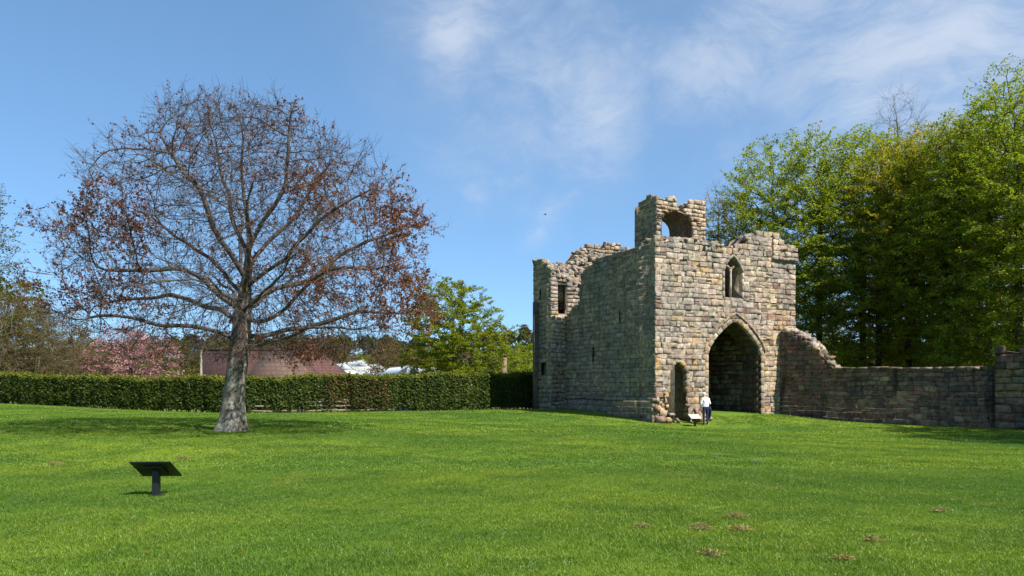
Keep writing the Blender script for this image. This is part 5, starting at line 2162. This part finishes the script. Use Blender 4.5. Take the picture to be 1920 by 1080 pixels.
def build_person():
    p = at(1323, 0, 41.0)
    x, y = p.x, p.y
    z = gz(x, y)
    yaw = math.radians(18)
    t = empty('person', (x, y, z), 'person in white top and navy trousers standing with head bent', 'person')
    t.rotation_euler = (0, 0, yaw)
    # own frame: facing +Y, up Z; x to the person's right
    J = [((0, 0, .93), .15), ((0, 0, 1.05), .145), ((0, .02, 1.2), .155), ((0, .03, 1.36), .15), ((0, .06, 1.46), .062), ((0, .11, 1.53), .05), ((0, .15, 1.60), .085), ((0, .17, 1.665), .075)]
    E = [(0, 1), (1, 2), (2, 3), (3, 4), (4, 5), (5, 6), (6, 7)]

    def add(pos, r, par):
        J.append((pos, r))
        E.append((par, len(J) - 1))
        return len(J) - 1
    for s in (-1, 1):
        h = add((s * .10, 0, .86), .105, 0)
        k = add((s * .12, .02 + .02 * s, .48), .068, h)
        a = add((s * .125, -.01 + .03 * s, .10), .045, k)
        f = add((s * .13, .04 + .03 * s, .045), .042, a)
        add((s * .14, .17 + .03 * s, .035), .035, f)
        sh = add((s * .19, .02, 1.37), .072, 3)
        if s < 0:
            el = add((-.27, .02, 1.10), .046, sh)
            wr = add((-.26, .14, .86), .032, el)
            hand = (-.26, .18, .80)
            hd_ = add(hand, .036, wr)
        else:
            el = add((.28, .0, 1.11), .046, sh)
            wr = add((.24, .20, .99), .032, el)
            hand = (.20, .27, .98)
            hd_ = add(hand, .036, wr)
        for q in range(4):
            dx = (q - 1.5) * .018
            f1 = add((hand[0] + dx, hand[1] + .045, hand[2] - .04), .010, hd_)
            add((hand[0] + dx * .9, hand[1] + .05 - .004 * q, hand[2] - .085 + .008 * abs(q - 1)), .008, f1)
        f1 = add((hand[0] - s * .035, hand[1] + .02, hand[2] - .01), .010, hd_)
        add((hand[0] - s * .045, hand[1] + .05, hand[2] - .04), .008, f1)
    me = skin_mesh('body', J, E, 0)
    skin = plain_mat('skin', (.50, .30, .22), .6, .08, 20, .02)
    white = plain_mat('white_top', (.80, .80, .82), .85, .05, 9, .2)
    navy = plain_mat('navy_trousers', (.012, .016, .05), .85, .2, 12, .2)
    shoe = plain_mat('dark_shoe', (.03, .03, .032), .6, .2, 12, .1)
    hairm = plain_mat('white_hair', (.72, .70, .67), .8, .1, 40, .4)
    me.materials.clear()
    for m in (skin, white, navy, shoe):
        me.materials.append(m)
    for pl in me.polygons:
        c = pl.center
        if c.z < .075:
            pl.material_index = 3
        elif c.z < .98 and abs(c.x) < .235 and not (c.y > .17 and c.z > .75):
            pl.material_index = 2
        elif c.z < 1.45 and c.z > (1.12 if abs(c.x) > .225 else .95):
            pl.material_index = 1
        else:
            pl.material_index = 0
        pl.use_smooth = True
    o = bpy.data.objects.new('body', me)
    COL.objects.link(o)
    o.parent = t

    def blob(name, c, r, mat, seed, cutz=None):
        bm = bmesh.new()
        bmesh.ops.create_icosphere(bm, subdivisions=3, radius=1)
        rr = random.Random(seed)
        for v in bm.verts:
            k = 1 + .05 * math.sin(v.co.x * 9 + seed) + .05 * math.sin(v.co.z * 11 + v.co.y * 7)
            v.co = Vector((v.co.x * r[0] * k, v.co.y * r[1] * k, v.co.z * r[2] * k)) + Vector(c)
            if cutz is not None and v.co.z < cutz:
                v.co.z = cutz + (v.co.z - cutz) * .2
        for f in bm.faces:
            f.smooth = True
        m_ = bpy.data.meshes.new(name)
        bm.to_mesh(m_)
        bm.free()
        m_.materials.append(mat)
        o = bpy.data.objects.new(name, m_)
        COL.objects.link(o)
        o.parent = t
        return o
    blob('hair', (0, .135, 1.645), (.092, .098, .085), hairm, 2)
    # the top's loose hem and sleeves
    bm = bmesh.new()
    rings = [(.94, .178, .140), (1.02, .172, .135), (1.14, .175, .13), (1.27, .19, .13), (1.38, .185, .115), (1.445, .09, .085)]
    prev = None
    for k, (zz, rx, ry) in enumerate(rings):
        cur = []
        for i in range(24):
            a = 2 * math.pi * i / 24
            w = 1 + .015 * math.sin(a * 3 + k) * (1 if k < 3 else .4)
            cur.append(bm.verts.new((math.cos(a) * rx * w, .02 + .012 * k * .5 + math.sin(a) * ry * w, zz)))
        if prev:
            for i in range(24):
                bm.faces.new((prev[i], prev[(i + 1) % 24], cur[(i + 1) % 24], cur[i])).smooth = True
        prev = cur
    m_ = bpy.data.meshes.new('shirt')
    bm.to_mesh(m_)
    bm.free()
    m_.materials.append(white)
    o = bpy.data.objects.new('shirt', m_)
    COL.objects.link(o)
    o.parent = t
    # navy jacket hanging from the crook of the right arm: a thing of its own
    R = np.array([[math.cos(yaw), -math.sin(yaw), 0], [math.sin(yaw), math.cos(yaw), 0], [0, 0, 1]])
    n, mrows = 20, 12
    V = []
    for r in range(mrows):
        tt = r / (mrows - 1)
        zz = 1.0 - .72 * tt
        half = .05 + .11 * math.sin(math.pi * min(1, tt * .75 + .15)) * (1 if tt < .85 else .85)
        for i in range(n):
            a = 2 * math.pi * i / n
            w = 1 + .16 * math.sin(a * 4 + tt * 3) + .06 * math.sin(a * 7)
            V.append((.27 + math.cos(a) * .07 * w + .03 * math.sin(tt * 4), .1 + math.sin(a) * half * w, zz))
    V = np.array(V) @ R.T + np.array([x, y, z])
    i = (np.arange(mrows - 1)[:, None] * n + np.arange(n)[None]).ravel()
    j = (np.arange(mrows - 1)[:, None] * n + ((np.arange(n) + 1) % n)[None]).ravel()
    caps = [np.arange(n)[None], (np.arange(n)[::-1] + (mrows - 1) * n)[None]]
    jm = plain_mat('navy_jacket', (.018, .028, .10), .8, .25, 10, .3)
    c = V.mean(0)
    o = link('jacket', np_mesh('jacket', V, [np.c_[i, j, j + n, i + n]] + caps, None, True, jm, c), None, None, c)
    tag(o, 'dark blue jacket hanging over the arm of the standing person', 'jacket')


build_person()


def build_bird():
    p = at(1022, 402, 70)
    m = plain_mat('dark_feather', (.02, .02, .022), .8, .2, 20, .05)
    t = empty('bird', p, 'small dark bird flying in the sky beside the gatehouse', 'bird')
    bm = bmesh.new()
    bmesh.ops.create_uvsphere(bm, u_segments=10, v_segments=8, radius=1)
    for v in bm.verts:
        k = 1 - .5 * max(0, -v.co.x)
        v.co = Vector((v.co.x * .14, v.co.y * .045 * k, v.co.z * .045 * k))
        if v.co.x < -.1:
            v.co.x -= .07
    # wings
    for s in (-1, 1):
        a = [bm.verts.new(q) for q in ((.05, s * .03, .02), (.03, s * .13, .07), (-.03, s * .24, .06), (-.06, s * .12, .05), (-.04, s * .03, .02))]
        b = [bm.verts.new(q.co + Vector((0, 0, -.008))) for q in a]
        bm.faces.new(a)
        bm.faces.new(b[::-1])
        for i in range(5):
            bm.faces.new((a[i], b[i], b[(i + 1) % 5], a[(i + 1) % 5]))
    bmesh.ops.recalc_face_normals(bm, faces=bm.faces)
    me = bpy.data.meshes.new('body')
    bm.to_mesh(me)
    bm.free()
    me.materials.append(m)
    o = bpy.data.objects.new('body', me)
    COL.objects.link(o)
    o.parent = t
    t.rotation_euler = (0, .1, .6)


build_bird()


# ------------------------------------------------------------------ grass, flowers, dry clumps
def build_grass():
    rng = np.random.default_rng(17)
    V, Fq, Ft, C, PID = [], [], [], [], []
    nv = 0

    def patch(pid, n, size, hgt, wid, lean):
        nonlocal nv
        x = rng.uniform(-size / 2, size / 2, n)
        y = rng.uniform(-size / 2, size / 2, n)
        a = rng.uniform(0, 2 * math.pi, n)
        h = hgt * rng.uniform(.45, 1.15, n)
        l = rng.uniform(.1, lean, n) * h
        b = rng.uniform(0, 2 * math.pi, n)
        w = wid * rng.uniform(.6, 1.2, n)
        ca, sa = np.cos(a) * w / 2, np.sin(a) * w / 2
        p = np.zeros((n, 5, 3))
        p[:, 0] = np.c_[x - ca, y - sa, np.full(n, -.01)]
        p[:, 1] = np.c_[x + ca, y + sa, np.full(n, -.01)]
        mx, my = x + np.cos(b) * l * .35, y + np.sin(b) * l * .35
        p[:, 2] = np.c_[mx + ca * .8, my + sa * .8, h * .6]
        p[:, 3] = np.c_[mx - ca * .8, my - sa * .8, h * .6]
        p[:, 4] = np.c_[x + np.cos(b) * l, y + np.sin(b) * l, h]
        base = nv + np.arange(n) * 5
        Fq.append(np.c_[base, base + 1, base + 2, base + 3])
        Ft.append(np.c_[base + 3, base + 2, base + 4])
        V.append(p.reshape(-1, 3))
        k = rng.uniform(.68, 1.32, (n, 1)) * np.array([1, 1, 1.0])
        yel = rng.random(n) < .06
        k[yel] = np.array([1.5, 1.1, 1.4])
        c = np.repeat(k, 5, 0)
        C.append(c)
        PID.append(np.full(n * 5, pid))
        nv += n * 5
    patch(0, 2800, .8, .040, 0.0058, 1.6)      # near
    patch(1, 2800, .8, .037, 0.0062, 1.6)
    patch(2, 1500, 1.2, .038, 0.013, 1.6)      # middle
    patch(3, 1100, 2.2, .042, 0.030, 1.7)      # far
    pts, rot, scl, pid = [], [], [], []

    def scatter(d0, d1, cell, ids):
        ys = np.arange(d0, d1, cell)
        for y in ys:
            half = (y + cell) * 960 / F + 6.0
            for x in np.arange(-half, half, cell):
                pts.append((x + rng.uniform(-.15, .15) * cell, y + rng.uniform(-.15, .15) * cell))
                pid.append(10 + ids[rng.integers(len(ids))])
    scatter(5.6, 15.5, .64, (0, 1))
    scatter(15.5, 27, .95, (2,))
    scatter(27, 58, 1.7, (3,))
    P = np.array(pts)
    pid = np.array(pid)
    # keep the blades off the masonry and out from behind the hedge
    rel = P - C0[:2]
    u = rel @ UD[:2]
    v = rel @ VD[:2]
    pad = 1.15
    inside = (u > .15) & (u < W_FRONT) & (v > .15) & (v < 13)
    inside |= (u > -1.0) & (u < 3) & (v > 9.6) & (v < 13)
    A = np.array([15.54, 44.9])
    wd = np.array([.643, -.766])
    nn = np.array([-.766, -.643])
    behind_wall = ((P - A) @ nn < -.1) & (P[:, 0] > 15)
    hy = np.interp(P[:, 0], HP[:, 0], HP[:, 1])
    behind_hedge = (P[:, 1] > hy + .1) & (P[:, 0] < 3)
    keep = ~(inside | behind_wall | behind_hedge)
    P, pid = P[keep], pid[keep]
    Z = ground(P[:, 0], P[:, 1])
    n = len(P)
    e = .3
    sx = (ground(P[:, 0] + e, P[:, 1]) - ground(P[:, 0] - e, P[:, 1])) / (2 * e)
    sy = (ground(P[:, 0], P[:, 1] + e) - ground(P[:, 0], P[:, 1] - e)) / (2 * e)
    verts = np.concatenate(V + [np.c_[P, Z]])
    me = np_mesh('grass', verts, [np.concatenate(Fq), np.concatenate(Ft)], np.concatenate(C + [np.ones((n, 3))]), False, M_BLADE)
    a = me.attributes.new('pid', 'INT', 'POINT')
    a.data.foreach_set('value', np.concatenate(PID + [pid]).astype(np.int32))
    # quarter turns plus slope keep the tiles on the ground
    R = np.zeros((len(verts), 3), np.float32)
    R[-n:, 0] = np.arctan(sy)
    R[-n:, 1] = -np.arctan(sx)
    a = me.attributes.new('rot', 'FLOAT_VECTOR', 'POINT')
    a.data.foreach_set('vector', R.ravel())
    a = me.attributes.new('spin', 'FLOAT', 'POINT')
    S = np.zeros(len(verts), np.float32)
    S[-n:] = rng.uniform(0, 2 * math.pi, n)
    a.data.foreach_set('value', S)
    a = me.attributes.new('tall', 'FLOAT', 'POINT')
    S = np.ones(len(verts), np.float32)
    S[-n:] = .9 + .25 * np.sin(P[:, 0] * .9) * np.sin(P[:, 1] * .7 + 1) + rng.uniform(-.12, .12, n)
    a.data.foreach_set('value', S)
    o = link('grass', me)
    tag(o, 'short mown green grass blades covering the lawn', 'grass', kind='stuff')
    ng = bpy.data.node_groups.new('grass_scatter', 'GeometryNodeTree')
    ng.interface.new_socket(name='Geometry', in_out='INPUT', socket_type='NodeSocketGeometry')
    ng.interface.new_socket(name='Geometry', in_out='OUTPUT', socket_type='NodeSocketGeometry')
    N, L = ng.nodes.new, ng.links.new
    gi, go = N('NodeGroupInput'), N('NodeGroupOutput')
    join = N('GeometryNodeJoinGeometry')

    def named(name, typ):
        q = N('GeometryNodeInputNamedAttribute')
        q.data_type = typ
        q.inputs['Name'].default_value = name
        return q.outputs['Attribute']
    att = named('pid', 'INT')
    rotv, spin, tall = named('rot', 'FLOAT_VECTOR'), named('spin', 'FLOAT'), named('tall', 'FLOAT')

    def part(val):
        c = N('FunctionNodeCompare')
        c.data_type = 'INT'
        c.operation = 'EQUAL'
        L(att, c.inputs[2])
        c.inputs[3].default_value = val
        s = N('GeometryNodeSeparateGeometry')
        s.domain = 'POINT'
        L(gi.outputs[0], s.inputs['Geometry'])
        L(c.outputs[0], s.inputs['Selection'])
        return s.outputs['Selection']
    for k in range(4):
        inst = N('GeometryNodeInstanceOnPoints')
        L(part(10 + k), inst.inputs['Points'])
        L(part(k), inst.inputs['Instance'])
        L(rotv, inst.inputs['Rotation'])
        sc = N('ShaderNodeCombineXYZ')
        sc.inputs[0].default_value = 1
        sc.inputs[1].default_value = 1
        L(tall, sc.inputs[2])
        L(sc.outputs[0], inst.inputs['Scale'])
        ri = N('GeometryNodeRotateInstances')
        L(inst.outputs[0], ri.inputs['Instances'])
        cz = N('ShaderNodeCombineXYZ')
        L(spin, cz.inputs[2])
        L(cz.outputs[0], ri.inputs['Rotation'])
        L(ri.outputs[0], join.inputs[0])
    L(join.outputs[0], go.inputs[0])
    md = o.modifiers.new('scatter', 'NODES')
    md.node_group = ng
    print('grass tiles', n)


build_grass()


def on_lawn(px, py):
    """lawn point under a spot of the picture"""
    lo, hi = 4.0, 60.0
    d = 6.0
    while d < 60:
        p = at(px, py, d)
        if p.z <= gz(p.x, p.y):
            break
        d += .1
    return p.x, p.y, gz(p.x, p.y)


def build_clumps():
    rng = np.random.default_rng(23)
    m = leaf_mat('dry_grass', .25, gloss=.02)
    soil = plain_mat('earth', (.10, .075, .035), .95, .35, 30, .6)
    spots = [(1315, 996, .30, 'largest brown clump of dry cut grass on the open lawn'), (1388, 999, .24, 'upright oval dry grass clump beside the largest one'), (1203, 993, .15, 'small round dry grass clump before the gatehouse side'),
             (1334, 1045, .19, 'dry grass clump nearer the viewer below the largest one'), (1583, 1055, .16, 'greyish dry clump alone near the bottom picture edge'), (1762, 963, .18, 'flat reddish clump on the lawn before the curtain wall'),
             (105, 873, .30, 'brown clump of dry leaves near the outer lawn edge'), (342, 862, .34, 'pale dry clump just behind the black lectern'), 
             (1380, 972, .26, 'flat dry grass scatter behind the oval clump'), 
             (1635, 1020, .16, 'yellowish dry tuft among green grass')]
    for px, py, w, lab in spots:
        x, y, z = on_lawn(px, py)
        t = empty('dry_grass_clump', (x, y, z), lab.replace('right of', 'beyond'), 'grass clump', 'dry clumps on the lawn')
        bm = bmesh.new()
        bmesh.ops.create_icosphere(bm, subdivisions=3, radius=1)
        ph = rng.uniform(0, 6, 4)
        for v in bm.verts:
            c = v.co
            k = 1 + .22 * math.sin(c.x * 5 + ph[0]) * math.sin(c.y * 6 + ph[1]) + .14 * math.sin(c.z * 9 + c.x * 8 + ph[2]) + rng.normal(0, .05)
            v.co = Vector((c.x * w * .26 * k, c.y * w * .22 * k, c.z * w * .10 * k + .012))
        me = bpy.data.meshes.new('soil')
        bm.to_mesh(me)
        bm.free()
        me.materials.append(soil)
        o = bpy.data.objects.new('soil', me)
        COL.objects.link(o)
        o.parent = t
        w *= .8
        n = int(140 + 900 * w)
        q = np.c_[rng.normal(0, w * .36, n), rng.normal(0, w * .30, n), np.zeros(n)]
        r = np.hypot(q[:, 0], q[:, 1]) / w
        q[:, 2] = .035 + np.clip(.15 * w * np.exp(-(r / .4) ** 2), 0, 1) * rng.uniform(.5, 1.1, n)
        d = unit(rng.normal(0, 1, (n, 3)) * np.array([1, 1, .4]))
        cols = leaf_colours(n, [(3, (.29, .23, .09)), (2, (.21, .16, .06)), (2, (.34, .29, .13)), (2, (.14, .16, .03))], rng)
        lb = Bag()
        leaf_quads(q, d, unit(rng.normal(0, 1, (n, 3)) + np.array([0, 0, .8])), rng.uniform(.025, .06, n), rng.uniform(.005, .009, n), cols, lb)
        o = bpy.data.objects.new('straw', lb.mesh('straw', m))
        o['kind'] = 'stuff'
        COL.objects.link(o)
        o.parent = t
    yel = plain_mat('dandelion_yellow', (.80, .52, .02), .7, .15, 60, .2)
    grn = plain_mat('stem_green', (.10, .17, .03), .7, .2, 40, .1)
    wht = plain_mat('daisy_white', (.80, .80, .76), .7, .06, 60, .1)

    def flower(name, x, y, z, r, mat, h, lab, grp, tilt):
        t = empty(name, (x, y, z), lab, 'flower', grp)
        bm = bmesh.new()
        nn = 16
        for ring, (rr, zz) in enumerate(((1.0, .0), (.72, .22), (.4, .34))):
            for i in range(nn):
                a = 2 * math.pi * i / nn + ring * .2
                w = .13
                c, s = math.cos(a), math.sin(a)
                v = [bm.verts.new(Vector(q) * r) for q in ((c * .1 - s * .05, s * .1 + c * .05, zz * .6), (c * .1 + s * .05, s * .1 - c * .05, zz * .6), (c * rr + s * w, s * rr - c * w, zz), (c * rr * 1.08, s * rr * 1.08, zz), (c * rr - s * w, s * rr + c * w, zz))]
                bm.faces.new(v)
        me = bpy.data.meshes.new('head')
        bm.to_mesh(me)
        bm.free()
        me.materials.append(mat)
        o = bpy.data.objects.new('head', me)
        COL.objects.link(o)
        o.parent = t
        o.location = (0, 0, h)
        o.rotation_euler = tilt
        v, f = frusta(np.array([[0, 0, -.01]]), np.array([[0, 0, h]]), np.array([.003]), np.array([.0025]), np.array([[0, 0, 1.]]), np.array([[0, 0, 1.]]), 6)
        o = bpy.data.objects.new('stem', np_mesh('stem', v, f, None, True, grn))
        COL.objects.link(o)
        o.parent = t
    for px, py, r, lab in ((275, 1048, .026, 'largest yellow dandelion below the black lectern'), (452, 1049, .016, 'yellow dandelion alone near the bottom picture edge'), (265, 995, .013, 'small yellow dandelion between lectern and the largest dandelion'),
                           (243, 942, .012, 'tiny yellow dandelion in the shadow of the lectern'), (985, 970, .010, 'tiny yellow dandelion in the middle of the lawn')):
        x, y, z = on_lawn(px, py)
        flower('dandelion', x, y, z, r, yel, .055, lab, 'dandelions on the lawn', (-.5, .2, 0))
    for i in range(26):
        px, py = (rng.normal(1344, 7), rng.normal(857, 1.4)) if i < 13 else (rng.normal(1415, 9), rng.normal(868, 2.6))
        x, y, z = on_lawn(px, py)
        flower('daisy', x, y, z, .022, wht, .06, 'white daisy in the patch before the person' if i < 13 else 'white daisy in the looser patch before the archway', 'daisies near the person' if i < 13 else 'daisies before the archway', (-.5, 0, 0))


build_clumps()
